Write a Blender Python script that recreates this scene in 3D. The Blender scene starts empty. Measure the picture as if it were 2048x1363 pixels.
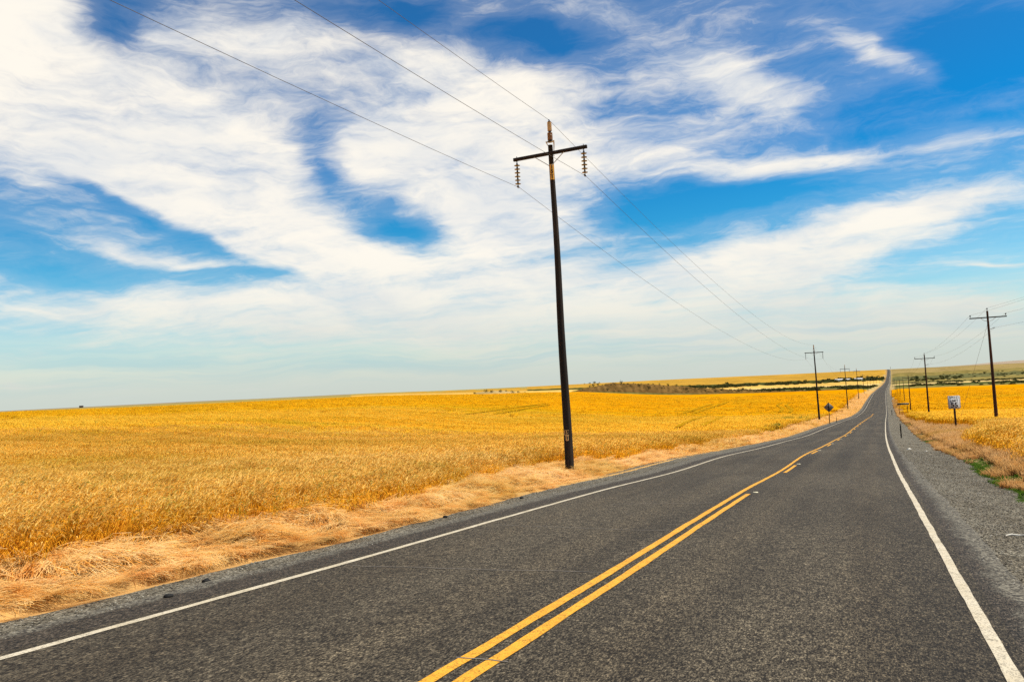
import bpy, bmesh, math, random
import numpy as np
from mathutils import Vector, Matrix

random.seed(7)
rng = np.random.default_rng(11)
scene = bpy.context.scene
col = scene.collection

# ------------------------------------------------------------------ camera
cam = bpy.data.cameras.new("camera")
cam.sensor_width = 36.0
cam.lens = 26.65
cam.clip_start = 0.1
cam.clip_end = 60000
co = bpy.data.objects.new("camera", cam)
col.objects.link(co)
R_ = Vector((0.904834, 0.422801, -0.050148))
U_ = Vector((0.069877, -0.031284, 0.997065))
F_ = Vector((-0.419991, 0.905682, 0.057851))
co.matrix_world = Matrix(((R_.x, U_.x, -F_.x, 0), (R_.y, U_.y, -F_.y, 0), (R_.z, U_.z, -F_.z, 0), (0, 0, 0, 1)))
scene.camera = co
scene.render.engine = 'CYCLES'
scene.cycles.use_denoising = False
scene.cycles.max_bounces = 5
scene.cycles.transparent_max_bounces = 8
scene.view_settings.view_transform = 'Standard'
scene.view_settings.look = 'None'
scene.view_settings.exposure = 0.27
scene.view_settings.gamma = 1.0

# ------------------------------------------------------------------ sun
SUN_AZ, SUN_EL = 66.0, 58.0
sd = bpy.data.lights.new("sun", 'SUN')
sd.energy = 4.6
sd.angle = math.radians(0.53)
sd.color = (1.0, 0.93, 0.80)
so = bpy.data.objects.new("sun", sd)
col.objects.link(so)
a_, e_ = math.radians(SUN_AZ), math.radians(SUN_EL)
so.rotation_euler = Vector((math.sin(a_) * math.cos(e_), math.cos(a_) * math.cos(e_), math.sin(e_))).to_track_quat('Z', 'Y').to_euler()
so.location = (30, 0, 60)

# ------------------------------------------------------------------ node helper
class NT:
    def __init__(self, tree):
        self.t = tree; self.n = tree.nodes; self.l = tree.links
    def new(self, kind, **kw):
        nd = self.n.new(kind)
        for k, v in kw.items():
            setattr(nd, k, v)
        return nd
    def put(self, sock, v):
        if v is None: return
        if isinstance(v, bpy.types.NodeSocket): self.l.new(v, sock)
        elif isinstance(v, (tuple, list)) and len(v) == 3 and sock.type == 'RGBA': sock.default_value = (*v, 1)
        else: sock.default_value = v
    def math(self, op, a, b=None, c=None, clamp=False):
        nd = self.new('ShaderNodeMath', operation=op, use_clamp=clamp)
        self.put(nd.inputs[0], a); self.put(nd.inputs[1], b); self.put(nd.inputs[2], c)
        return nd.outputs[0]
    def vmath(self, op, a, b=None, scale=None):
        nd = self.new('ShaderNodeVectorMath', operation=op)
        self.put(nd.inputs[0], a); self.put(nd.inputs[1], b)
        if scale is not None: self.put(nd.inputs['Scale'], scale)
        return nd.outputs['Value'] if op in ('DOT_PRODUCT', 'LENGTH') else nd.outputs[0]
    def mapping(self, vec, loc=(0, 0, 0), rot=(0, 0, 0), scale=(1, 1, 1), kind='POINT'):
        nd = self.new('ShaderNodeMapping', vector_type=kind)
        self.put(nd.inputs['Vector'], vec)
        nd.inputs['Location'].default_value = loc
        nd.inputs['Rotation'].default_value = rot
        nd.inputs['Scale'].default_value = scale
        return nd.outputs[0]
    def noise(self, vec, scale, detail=2, rough=0.5, dist=0.0, color=False):
        nd = self.new('ShaderNodeTexNoise')
        self.put(nd.inputs['Vector'], vec)
        nd.inputs['Scale'].default_value = scale
        nd.inputs['Detail'].default_value = detail
        nd.inputs['Roughness'].default_value = rough
        nd.inputs['Distortion'].default_value = dist
        return nd.outputs['Color'] if color else nd.outputs['Fac']
    def ramp(self, fac, stops, interp='LINEAR'):
        nd = self.new('ShaderNodeValToRGB')
        cr = nd.color_ramp; cr.interpolation = interp
        while len(cr.elements) < len(stops): cr.elements.new(0.5)
        for e, (p, c) in zip(cr.elements, stops):
            e.position = p; e.color = (*c, 1) if len(c) == 3 else c
        self.put(nd.inputs[0], fac)
        return nd.outputs[0]
    def mix(self, fac, a, b, blend='MIX'):
        nd = self.new('ShaderNodeMix', data_type='RGBA', blend_type=blend)
        nd.clamp_factor = True
        self.put(nd.inputs[0], fac); self.put(nd.inputs[6], a); self.put(nd.inputs[7], b)
        return nd.outputs[2]
    def smooth(self, v, lo, hi):
        nd = self.new('ShaderNodeMapRange', interpolation_type='SMOOTHSTEP')
        self.put(nd.inputs[0], v); nd.inputs[1].default_value = lo; nd.inputs[2].default_value = hi
        return nd.outputs[0]
    def attr(self, name, out='Vector'):
        return self.new('ShaderNodeAttribute', attribute_name=name).outputs[out]

# ------------------------------------------------------------------ world: sky with high clouds
world = bpy.data.worlds.new("World")
scene.world = world
world.use_nodes = True
w = NT(world.node_tree)
w.n.clear()
sky = w.new('ShaderNodeTexSky', sky_type='NISHITA')
sky.sun_disc = False
sky.sun_elevation = math.radians(SUN_EL)
sky.sun_rotation = math.radians(SUN_AZ)
sky.altitude = 400; sky.air_density = 1.0; sky.dust_density = 0.6; sky.ozone_density = 2.0
D = w.new('ShaderNodeTexCoord').outputs['Generated']
sp = w.new('ShaderNodeSeparateXYZ'); w.put(sp.inputs[0], D)
az = w.math('MULTIPLY', w.math('ARCTAN2', sp.outputs[0], sp.outputs[1]), 57.29578)
el = w.math('MULTIPLY', w.math('ARCSINE', sp.outputs[2]), 57.29578)
cb = w.new('ShaderNodeCombineXYZ'); w.put(cb.inputs[0], az); w.put(cb.inputs[1], el)
chart = cb.outputs[0]                     # azimuth / elevation in degrees
# cloud-deck coordinates (a flat layer overhead, so the wisps bunch up towards the horizon)
zz = w.math('ADD', w.math('MAXIMUM', sp.outputs[2], 0.0), 0.06)
cd = w.new('ShaderNodeCombineXYZ')
w.put(cd.inputs[0], w.math('DIVIDE', sp.outputs[0], zz)); w.put(cd.inputs[1], w.math('DIVIDE', sp.outputs[1], zz))
deck = cd.outputs[0]
warpc = w.noise(w.mapping(chart, scale=(0.10, 0.20, 1)), 1.0, 4, 0.55, color=True)
warp = w.vmath('SCALE', w.vmath('SUBTRACT', warpc, (0.5, 0.5, 0.5)), scale=4.6)
wsp = w.vmath('MULTIPLY', warp, (1.3, 0.65, 0))
wchart = w.vmath('ADD', chart, wsp)
STROKES = [(-57.17,22.28,3.79,5.03,8.9,1),(-51.68,19.12,10.6,4.25,-16.7,1.2),(-55.55,18.06,7.69,2.79,5.7,1),(-45.98,16.32,6.79,3.11,-18.4,1),(-49.29,14.13,14.25,2.04,-25.3,1),(-42.9,16.8,3.18,2.06,1.9,0.5),(-41.23,24.46,9.27,1.93,2,0.6),(-28.63,22.78,7.63,2.07,-15.8,0.6),(-30.8,17.65,7.66,4.31,-2.1,1.1),(-25.25,13.87,5.73,4.06,-3.3,1),(-39.58,10.9,7.26,1.82,-21.1,1),(-27.46,8.02,13.19,2.63,-3.4,0.9),(-24.93,19.92,9.55,3.53,-4.1,0.8),(-45.59,6.29,17.27,1.94,-1.6,0.9),(-21.92,4.73,21.21,2.26,-3.9,0.9),(-11.48,22.18,8.96,1.98,-26.7,0.5),(-6.24,20.11,5.57,1.45,-32.6,0.75),(-15.56,16.81,9.07,2.85,-6.6,0.5),(-4.56,14.64,6.44,0.89,-2.8,0.95),(0.57,21.42,2.96,1.03,-35.1,0.6),(3.79,19.02,3.13,0.73,-36.6,0.6),(7.49,14.49,4,0.92,-12.4,0.5),(2.17,9.61,9.57,1.61,13.3,1.1),(-7.1,7.74,8.17,2.15,2.3,1),(-2.36,3.41,12.94,2.1,-4.9,0.8),(-0.26,10.45,3.05,0.61,11.4,0.6),(-19.11,26.56,5.71,1.12,-5.8,0.4),(-8.33,25.26,3.54,1.25,-9.7,0.35),(-53.34,10.95,5.52,0.99,-14.7,0.45),(-51.25,10.2,2.18,0.44,-3.9,0.6),(-46.49,9.62,2.67,0.45,-4.8,0.6),(7.67,6.03,1.86,0.19,-9.6,0.9),(-58.53,1.63,0.74,0.38,-2.4,0.9),(-56.06,1.46,1.26,0.23,-2.5,0.5),(6.92,3.28,3.93,1.61,-5.5,0.5),(-53.09,24.39,2.33,2.23,8.3,-0.9),(-38.24,17.4,1.4,2.9,19.6,-0.95),(-39.44,14.82,2.17,1.77,0.6,-0.5),(-32.93,12.28,3.5,1.3,-11.4,-1.0),(-36,18.5,6,2.2,-8,0.35),(-45,25,7,2.0,-6,0.4),(-38.5,14.5,2.2,2.0,0,0.35),(-22.5,12,7,2.4,-4,0.45),(-33.82,25.73,4.91,1.65,-8.4,-0.6),(-31.49,26.72,2.31,1.28,-0.2,-0.6),(-21.53,24.97,4.99,1.15,-4.7,-0.8),(-8.51,12.88,6.46,1.06,-4.2,-1.1),(-51.49,13.34,7.65,0.8,-24.9,-1),(-14,12,5.42,1.45,-5.6,-0.5),(-43.83,8.94,4.54,0.71,-0.3,-0.7),(7.88,19.41,4.29,3.56,-15.1,-1),(0.15,16.07,4.61,1.3,-10.6,-0.4),(5.4,5.39,2.75,0.49,-0.8,-0.5),(-56.79,8.71,4.31,0.64,1.7,-0.6)]
acc = None
for (ca, ce, ra, re, ang, wt) in STROKES:
    m = w.mapping(wchart, loc=(ca, ce, 0), rot=(0, 0, math.radians(ang)), scale=(ra, re, 1), kind='TEXTURE')
    d2 = w.vmath('DOT_PRODUCT', m, m)
    g = w.math('POWER', 2.71828, w.math('MULTIPLY', d2, -1.0))
    acc = w.math('MULTIPLY_ADD', g, wt, acc if acc is not None else 0.0)
acc = w.math('MINIMUM', acc, 1.08)
# away from the photographed sector: loose cloud of the same sort
inside = w.math('MULTIPLY', w.smooth(az, -80, -63), w.math('SUBTRACT', 1.0, w.smooth(az, 14, 30)))
inside = w.math('MULTIPLY', inside, w.math('SUBTRACT', 1.0, w.smooth(el, 28, 38)))
acc = w.math('ADD', acc, w.math('MULTIPLY', w.math('SUBTRACT', 1.0, inside), 0.35))
fib = w.noise(w.mapping(w.vmath('ADD', deck, w.vmath('SCALE', warp, scale=0.05)), rot=(0, 0, 0.5), scale=(0.8, 2.6, 1)), 1.1, 9, 0.6)
fib2 = w.noise(w.mapping(wchart, rot=(0, 0, 0.22), scale=(0.11, 0.42, 1)), 1.0, 8, 0.62, 0.4)
fib3 = w.noise(w.mapping(w.vmath('ADD', wchart, w.vmath('SCALE', warp, scale=0.5)), rot=(0, 0, 0.35), scale=(0.28, 1.25, 1)), 1.0, 7, 0.68, 0.8)
nz = w.math('SUBTRACT', w.math('ADD', w.math('MULTIPLY', fib, 0.34), w.math('ADD', w.math('MULTIPLY', fib2, 0.42), w.math('MULTIPLY', fib3, 0.24))), 0.5)
dens0 = w.math('ADD', w.math('MULTIPLY', acc, 0.84), w.math('ADD', 0.06, w.math('MULTIPLY', nz, 3.3)))
dens = w.smooth(dens0, -0.10, 1.12)
veil = w.math('MULTIPLY', w.smooth(dens0, -0.5, 0.5), 0.17)
dens = w.math('MAXIMUM', w.math('MULTIPLY', dens, 0.97), veil)
tint = w.ramp(w.math('DIVIDE', el, 30.0), [(0.0, (0.86, 0.95, 0.88)), (0.12, (0.66, 0.93, 0.92)), (0.33, (0.12, 0.68, 0.87)),
                                   (0.55, (0.02, 0.54, 0.86)), (1.0, (0.14, 0.50, 0.77))])
skyc = w.mix(1.0, sky.outputs[0], tint, 'MULTIPLY')
shade = w.smooth(w.math('ADD', w.math('MULTIPLY', w.noise(w.mapping(wchart, scale=(0.07, 0.16, 1)), 1.0, 5, 0.55), 0.6), w.math('MULTIPLY', fib2, 0.4)), 0.38, 0.60)
cloudc = w.mix(shade, (0.67, 0.68, 0.68), (0.86, 0.81, 0.72))
cloudc = w.mix(w.math('MULTIPLY', w.smooth(el, 12, 0), 0.55), cloudc, (0.58, 0.61, 0.55))
cloudc = w.vmath('SCALE', cloudc, scale=8.333)
final = w.mix(dens, skyc, cloudc)
haze = w.smooth(el, 7.5, 0.3)
bandn = w.smooth(w.noise(w.mapping(wchart, scale=(0.035, 0.75, 1)), 1.0, 5, 0.6), 0.36, 0.62)
low = w.vmath('SCALE', w.mix(bandn, (0.39, 0.51, 0.54), (0.60, 0.60, 0.53)), scale=8.333)
low = w.mix(w.smooth(el, 2.5, 0.2), low, tuple(8.333 * k for k in (0.50, 0.55, 0.52)))
final = w.mix(w.math('MULTIPLY', haze, 0.85), final, low)
bg = w.new('ShaderNodeBackground'); w.put(bg.inputs[0], final); bg.inputs[1].default_value = 0.12
wo = w.new('ShaderNodeOutputWorld'); w.l.new(bg.outputs[0], wo.inputs[0])

# ------------------------------------------------------------------ terrain functions (X right of road, Y along road, metres; camera at the origin)
KN = np.array([0, 8, 14, 20, 28, 38, 50, 65, 85, 110, 140, 180, 240, 320, 430, 600, 900, 1400, 2200, 3500.])
KZ = np.array([-1.656, -2.201, -2.543, -2.896, -3.422, -3.929, -4.704, -5.586, -6.731, -7.861, -9.207, -11.034, -13.696, -16.029, -16.995, -18.661, -23.086, -30.294, -35.142, -14.253])
KC = np.array([0.018, 0.01, -0.013, -0.024, -0.013, 0.022, 0.123, 0.299, 0.587, 1.003, 1.558, 2.348, 3.565, 5.125, 7.207, 10.72, 17.855, 30.532, 51.652, 86.08])

def herm(x, xp, yp):
    x = np.clip(x, xp[0], xp[-1]); d = np.gradient(yp, xp)
    i = np.clip(np.searchsorted(xp, x) - 1, 0, len(xp) - 2)
    h = xp[i + 1] - xp[i]; u = (x - xp[i]) / h
    return (yp[i] * (2*u**3 - 3*u**2 + 1) + d[i] * h * (u**3 - 2*u**2 + u) + yp[i + 1] * (-2*u**3 + 3*u**2) + d[i + 1] * h * (u**3 - u**2))

LK = np.log(KN + 5)
# positions of the road's cross-sections
S_ = [-60.0]
while S_[-1] < 3700: S_.append(S_[-1] + max(0.8, 0.022 * abs(S_[-1])))
SR = np.array(S_)
def zsm(s):
    s = np.asarray(s, float)
    z = herm(np.log(np.maximum(s, 0) + 5), LK, KZ)
    z = np.where(s < 0, -1.656 - 0.055 * np.maximum(s, -70), z)
    return np.where(s > 3500, -14.253 - 0.00002 * (s - 3500)**2, z)
ZS = zsm(SR); CS = herm(np.log(np.maximum(SR, 0) + 5), LK, KC)
def zroad(s): return np.interp(s, SR, ZS)
def croad(s): return np.interp(s, SR, CS)
def sst(x, a, b):
    u = np.clip((x - a) / (b - a), 0, 1); return u * u * (3 - 2 * u)

# smooth value noise
NG = rng.random((256, 256))
def vnoise(x, y):
    x = np.asarray(x, float); y = np.asarray(y, float)
    xi = np.floor(x).astype(int); yi = np.floor(y).astype(int); fx = x - xi; fy = y - yi
    fx = fx*fx*(3 - 2*fx); fy = fy*fy*(3 - 2*fy)
    g = lambda a, b: NG[a % 256, b % 256]
    return (g(xi, yi)*(1-fx) + g(xi+1, yi)*fx)*(1-fy) + (g(xi, yi+1)*(1-fx) + g(xi+1, yi+1)*fx)*fy
def fbm(x, y, o=4):
    v = 0; a = 0.5; t = 0
    for k in range(o):
        v = v + a * vnoise(x * 2**k + 17*k, y * 2**k + 31*k); t += a; a *= 0.5
    return v / t

RR = np.array([0, 30, 60, 120, 300, 700, 1000, 1500, 2300, 3500, 6000, 9000, 26000.])
LR = np.log(RR + 8)
AZP = np.array([-180, -120, -59, -49, -37, -24, -11, 1.4, 9, 40, 120, 180.])
PR = np.array([
    [-1.6, -1.0, -1.0, -1.0, -1.5, -3, -4, -5, -6, -7, -9, -10, -20],
    [-1.7, -2.0, -2.2, -2.5, -2.6, -3, -4, -5, -6, -7, -9, -10, -20],
    [-1.9, -2.7, -2.8, -2.9, -2.6, -1.9, -2.4, -2.9, -3.5, -4, -5, -6, -9],
    [-1.9, -2.9, -3.2, -3.6, -3.9, -3.3, -3.6, -4, -4.5, -5, -6, -7, -10],
    [-1.9, -3.2, -3.9, -4.7, -5.2, -4.2, -5.4, -7, -8, -8.5, -8, -20, -60],
    [-1.9, -3.4, -4.9, -6.6, -8.6, -8.4, -12.5, -17, -19, -11.5, -30, -60, -100],
    [-1.9, -3.6, -5.2, -7.9, -12.6, -16.3, -22, -28, -31, -11, -50, -80, -120],
    [-1.9, -3.5, -5.25, -8.4, -15.5, -20.2, -24.6, -31, -35, -14, -50, -80, -120],
    [-1.9, -3.3, -5.1, -7.9, -14.6, -20.0, -24.0, -29, -27, -13, -60, -16, -60],
    [-1.9, -3.2, -4.9, -7.5, -14.0, -19.0, -22.0, -25, -20, -10, -30, -10, -60],
    [-1.7, -1.8, -2.2, -2.5, -4.6, -5, -6, -7, -8, -9, -10, -10, -20],
    [-1.6, -1.0, -1.0, -1.0, -1.5, -3, -4, -5, -6, -7, -9, -10, -20]])

def azr(X, Y):
    return np.degrees(np.arctan2(X, Y)), np.hypot(X, Y)

def zfield(X, Y):
    az, r = azr(X, Y)
    lr = np.log(r + 8)
    i = np.clip(np.searchsorted(AZP, az) - 1, 0, len(AZP) - 2)
    u = (az - AZP[i]) / (AZP[i + 1] - AZP[i]); u = u*u*(3 - 2*u)
    cols = np.stack([herm(lr, LR, row) for row in PR], 0)
    k = np.arange(cols.shape[1]) if cols.ndim == 2 else None
    z = cols[i, k] * (1 - u) + cols[i + 1, k] * u
    # rocky sagebrush mounds beyond the field
    hm = np.interp(az, [-21, -19.6, -17.5, -14.6, -11, -7.4, -3.5, -1.5], [0, 5, 12.5, 15.5, 13, 9, 3, 0])
    hm = hm * (0.85 + 0.35 * fbm(az * 1.3 + 90, r / 60))
    z = z + hm * np.exp(-((r - 885) / (48 + 0*r))**2)
    hm2 = np.interp(az, [-28.6, -27.6, -26.5, -25, -23.8], [0, 3.2, 5.5, 3.2, 0]) * (0.6 + 0.7 * fbm(az * 3, r / 30))
    z = z + hm2 * np.exp(-((r - 850) / 40.)**2)
    return z

def zground(X, Y, cut=True):
    X = np.asarray(X, float).ravel(); Y = np.asarray(Y, float).ravel()
    s = np.minimum(Y, 3700); t = X - croad(s)
    zr = zroad(s)
    zr = zr + 0.9 * sst(s, 120, 300) * (1 - sst(s, 900, 1400)) * sst(-t, 11, 17) - 0.22 * sst(-t, 8.0, 9.6) * (1 - sst(s, 70, 140))
    zr = zr + (0.35 * sst(t, 4.2, 8) * sst(s, 10, 30) * (1 - sst(s, 150, 260)))
    zr = zr - 0.16 * np.exp(-((t - 3.6) / 0.9)**2)
    wgt = sst(np.abs(t + 2.9), 14 + 0.03 * np.maximum(s, 0), 60 + 0.30 * np.maximum(s, 0))
    wgt = np.where((s < 0), np.maximum(wgt, sst(-s, 20, 70)), wgt)
    wgt = np.where(Y > 3500, 1 - (1 - wgt) * (1 - sst(Y, 3500, 5000)), wgt)
    z = zr * (1 - wgt) + zfield(X, Y) * wgt
    r = np.hypot(X, Y)
    z = z + 0.5 * (fbm(X / 90, Y / 90, 3) - 0.5) * sst(r, 60, 400) * sst(np.abs(t), 20, 80)
    if cut:
        wd = 0.5 + 0.005 * np.maximum(s, 0)
        u = (1 - sst(t, 3.0 - 0.2, 3.0 + wd)) * sst(t, -8.2 - wd, -8.2 + 0.2)
        dz = (0.35 + 0.0007 * np.maximum(s, 0)) * u
        z = z - np.where(Y < 3600, dz, 0)
    return z
def zg(x, y): return float(zground([x], [y], False)[0])

# ------------------------------------------------------------------ mesh helpers
def mesh_from(name, V, Fc, mats=(), parent=None, midx=None, smooth=False, attrs=None):
    me = bpy.data.meshes.new(name)
    V = np.asarray(V, np.float32)
    me.vertices.add(len(V)); me.vertices.foreach_set('co', V.ravel())
    if isinstance(Fc, np.ndarray):
        n, k = Fc.shape; loops = Fc.ravel().astype(np.int32); starts = np.arange(n, dtype=np.int32) * k; tot = np.full(n, k, np.int32)
    else:
        tot = np.array([len(f) for f in Fc], np.int32); loops = np.array([i for f in Fc for i in f], np.int32)
        starts = np.concatenate([[0], np.cumsum(tot)[:-1]]).astype(np.int32)
    me.loops.add(len(loops)); me.loops.foreach_set('vertex_index', loops)
    me.polygons.add(len(tot)); me.polygons.foreach_set('loop_start', starts); me.polygons.foreach_set('loop_total', tot)
    if midx is not None: me.polygons.foreach_set('material_index', np.asarray(midx, np.int32))
    if smooth: me.polygons.foreach_set('use_smooth', np.ones(len(tot), bool))
    for m in mats: me.materials.append(m)
    if attrs:
        for nm, (ty, arr) in attrs.items():
            at = me.attributes.new(nm, ty, 'POINT')
            if ty == 'FLOAT': at.data.foreach_set('value', np.asarray(arr, np.float32).ravel())
            elif ty == 'FLOAT_VECTOR': at.data.foreach_set('vector', np.asarray(arr, np.float32).ravel())
            elif ty == 'FLOAT_COLOR':
                a = np.ones((len(V), 4), np.float32); a[:, :3] = arr; at.data.foreach_set('color', a.ravel())
    me.update(calc_edges=True); me.validate()
    o = bpy.data.objects.new(name, me)
    if parent is not False:
        col.objects.link(o)
        if parent is not None: o.parent = parent
    return o

class MB:
    """collects shapes, then links them as one mesh object"""
    def __init__(s): s.v = []; s.f = []; s.m = []
    def add(s, vs, fs, mi=0):
        b = len(s.v); s.v += [tuple(v) for v in vs]; s.f += [tuple(b + i for i in f) for f in fs]; s.m += [mi] * len(fs); return s
    def box(s, c, size, rot=None, mi=0, bev=0.0):
        bm = bmesh.new(); bmesh.ops.create_cube(bm, size=1)
        bmesh.ops.scale(bm, vec=size, verts=bm.verts)
        if bev: bmesh.ops.bevel(bm, geom=bm.edges[:] , offset=bev, segments=1, affect='EDGES')
        M = Matrix.Translation(c) @ (rot.to_4x4() if rot else Matrix())
        bm.verts.index_update()
        s.add([M @ v.co for v in bm.verts], [[v.index for v in f.verts] for f in bm.faces], mi); bm.free(); return s
    def tube(s, pts, rad, n=8, mi=0, caps=True):
        pts = [Vector(p) for p in pts]; rad = rad if isinstance(rad, (list, tuple)) else [rad] * len(pts)
        vs = []; fs = []
        for i, p in enumerate(pts):
            d = (pts[min(i + 1, len(pts) - 1)] - pts[max(i - 1, 0)]).normalized()
            a = d.cross(Vector((0, 0, 1)) if abs(d.z) < 0.95 else Vector((1, 0, 0))).normalized(); b = d.cross(a)
            for k in range(n):
                t = 2 * math.pi * k / n; vs.append(p + (a * math.cos(t) + b * math.sin(t)) * rad[i])
        for i in range(len(pts) - 1):
            for k in range(n):
                fs.append((i*n + k, i*n + (k+1) % n, (i+1)*n + (k+1) % n, (i+1)*n + k))
        if caps: fs.append(tuple(range(n))); fs.append(tuple(range((len(pts)-1)*n + n - 1, (len(pts)-1)*n - 1, -1)))
        return s.add(vs, fs, mi)
    def lathe(s, c, prof, n=14, mi=0):
        c = Vector(c); vs = []; fs = []
        for r, z in prof:
            for k in range(n):
                t = 2 * math.pi * k / n; vs.append(c + Vector((r * math.cos(t), r * math.sin(t), z)))
        for i in range(len(prof) - 1):
            for k in range(n): fs.append((i*n + k, i*n + (k+1) % n, (i+1)*n + (k+1) % n, (i+1)*n + k))
        return s.add(vs, fs, mi)
    def build(s, name, mats, parent=None, smooth=False):
        if not isinstance(mats, (list, tuple)): mats = [mats]
        return mesh_from(name, s.v, s.f, mats, parent, s.m, smooth)

def tag(o, label=None, cat=None, group=None, kind=None):
    for k, v in (('label', label), ('category', cat), ('group', group), ('kind', kind)):
        if v: o[k] = v
    return o
def empty(name, loc, rz=0.0, scale=1.0):
    o = bpy.data.objects.new(name, None); o.empty_display_size = 0.2
    o.location = loc; o.rotation_euler = (0, 0, rz); o.scale = (scale,) * 3
    col.objects.link(o); return o
def copy_tree(o, parent=None):
    c = o.copy(); col.objects.link(c); c.parent = parent
    for ch in o.children: copy_tree(ch, c)
    return c

def mat(name, build):
    m = bpy.data.materials.new(name); m.use_nodes = True
    t = NT(m.node_tree); t.n.clear()
    out = t.new('ShaderNodeOutputMaterial')
    t.l.new(build(t), out.inputs[0])
    return m
def bsdf(t, color, rough=0.9, spec=0.2, metal=0.0, normal=None):
    b = t.new('ShaderNodeBsdfPrincipled')
    t.put(b.inputs['Base Color'], color); t.put(b.inputs['Roughness'], rough)
    b.inputs['Specular IOR Level'].default_value = spec; b.inputs['Metallic'].default_value = metal
    if normal is not None: t.put(b.inputs['Normal'], normal)
    return b.outputs[0]
def bump(t, h, strength, dist):
    b = t.new('ShaderNodeBump'); t.put(b.inputs['Height'], h); b.inputs['Strength'].default_value = strength; b.inputs['Distance'].default_value = dist
    return b.outputs[0]
def pos(t): return t.new('ShaderNodeNewGeometry').outputs['Position']
def plain(name, c, rough=0.8, spec=0.3, metal=0.0, var=0.25, sc=6.0):
    def f(t):
        oc = t.new('ShaderNodeTexCoord').outputs['Object']
        n = t.noise(oc, sc, 5, 0.6)
        return bsdf(t, t.mix(n, tuple(k * (1 - var) for k in c), tuple(min(1, k * (1 + var)) for k in c)), rough, spec, metal)
    return mat(name, f)

# ------------------------------------------------------------------ materials
def asphalt(dark, light, patch, ragged=False):
    def f(t):
        rc = t.attr('rc'); p = pos(t)
        pm = t.mapping(p, scale=(1, 0.42, 1)); g1 = t.noise(pm, 78, 2, 0.75); g2 = t.noise(pm, 34, 3, 0.7); g3 = t.noise(p, 7, 3, 0.6)
        v = t.math('ADD', t.math('MULTIPLY', g1, 0.60), t.math('ADD', t.math('MULTIPLY', g2, 0.38), t.math('MULTIPLY', g3, 0.12)))
        c = t.ramp(v, [(0.485, dark), (0.55, tuple(0.45*(a+b) for a, b in zip(dark, light))), (0.615, tuple(1.15*k for k in light)), (0.70, tuple(3.0*k for k in light))])
        # worn wheel paths and darker, oilier bands running with the road
        band = t.noise(t.mapping(rc, scale=(1.0, 0.035, 1)), 1.0, 3, 0.55)
        band2 = t.noise(t.mapping(rc, loc=(5, 3, 0), scale=(0.35, 0.11, 1)), 1.0, 3, 0.6)
        k = t.math('ADD', t.math('MULTIPLY', t.smooth(band, 0.36, 0.62), 0.5), t.math('MULTIPLY', t.smooth(band2, 0.35, 0.65), 0.5))
        c = t.mix(t.math('MULTIPLY', t.math('SUBTRACT', 1.0, k), patch), c, (0.42, 0.40, 0.38), 'MULTIPLY')
        sx0 = t.new('ShaderNodeSeparateXYZ'); t.put(sx0.inputs[0], rc)
        dl = t.math('ABSOLUTE', t.math('SUBTRACT', t.math('ABSOLUTE', t.math('SUBTRACT', t.math('ABSOLUTE', t.math('ADD', sx0.outputs[0], 2.88)), 1.85)), 0.86))
        wt = t.math('MULTIPLY', t.math('SUBTRACT', 1.0, t.smooth(t.math('ADD', dl, t.math('MULTIPLY', t.math('SUBTRACT', band, 0.5), 0.5)), 0.05, 0.50)), 0.8)
        c = t.mix(wt, c, (1.22, 1.20, 1.16), 'MULTIPLY')
        if ragged:      # loose gravel spread over the outer rim
            sx = t.new('ShaderNodeSeparateXYZ'); t.put(sx.inputs[0], rc)
            far = t.math('MAXIMUM', t.math('SUBTRACT', sx.outputs[0], 1.08), t.math('SUBTRACT', -7.22, sx.outputs[0]))
            q = t.math('ADD', t.math('MULTIPLY', far, 1.6), t.math('SUBTRACT', t.math('ADD', t.math('MULTIPLY', t.noise(p, 2.2, 4, 0.6), 0.8), t.math('MULTIPLY', g1, 0.5)), 0.65))
            vo = t.new('ShaderNodeTexVoronoi'); t.put(vo.inputs['Vector'], p); vo.inputs['Scale'].default_value = 40
            so_ = t.new('ShaderNodeSeparateColor'); t.put(so_.inputs[0], vo.outputs['Color'])
            c = t.mix(t.smooth(q, -0.12, 0.22), c, t.ramp(so_.outputs[0], [(0, (0.015, 0.012, 0.009)), (0.5, (0.085, 0.074, 0.055)), (1, (0.24, 0.215, 0.16))]))
        n = bump(t, t.math('ADD', g1, t.math('MULTIPLY', g2, 1.5)), 0.7, 0.006)
        return bsdf(t, c, 0.85, 0.25, 0, n)
    return f
M = {}
M['asphalt'] = mat('asphalt', asphalt((0.010, 0.006, 0.002), (0.104, 0.083, 0.053), 0.9))
M['dark_asphalt'] = mat('dark_asphalt', asphalt((0.004, 0.003, 0.0015), (0.075, 0.058, 0.040), 0.3, True))
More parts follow.
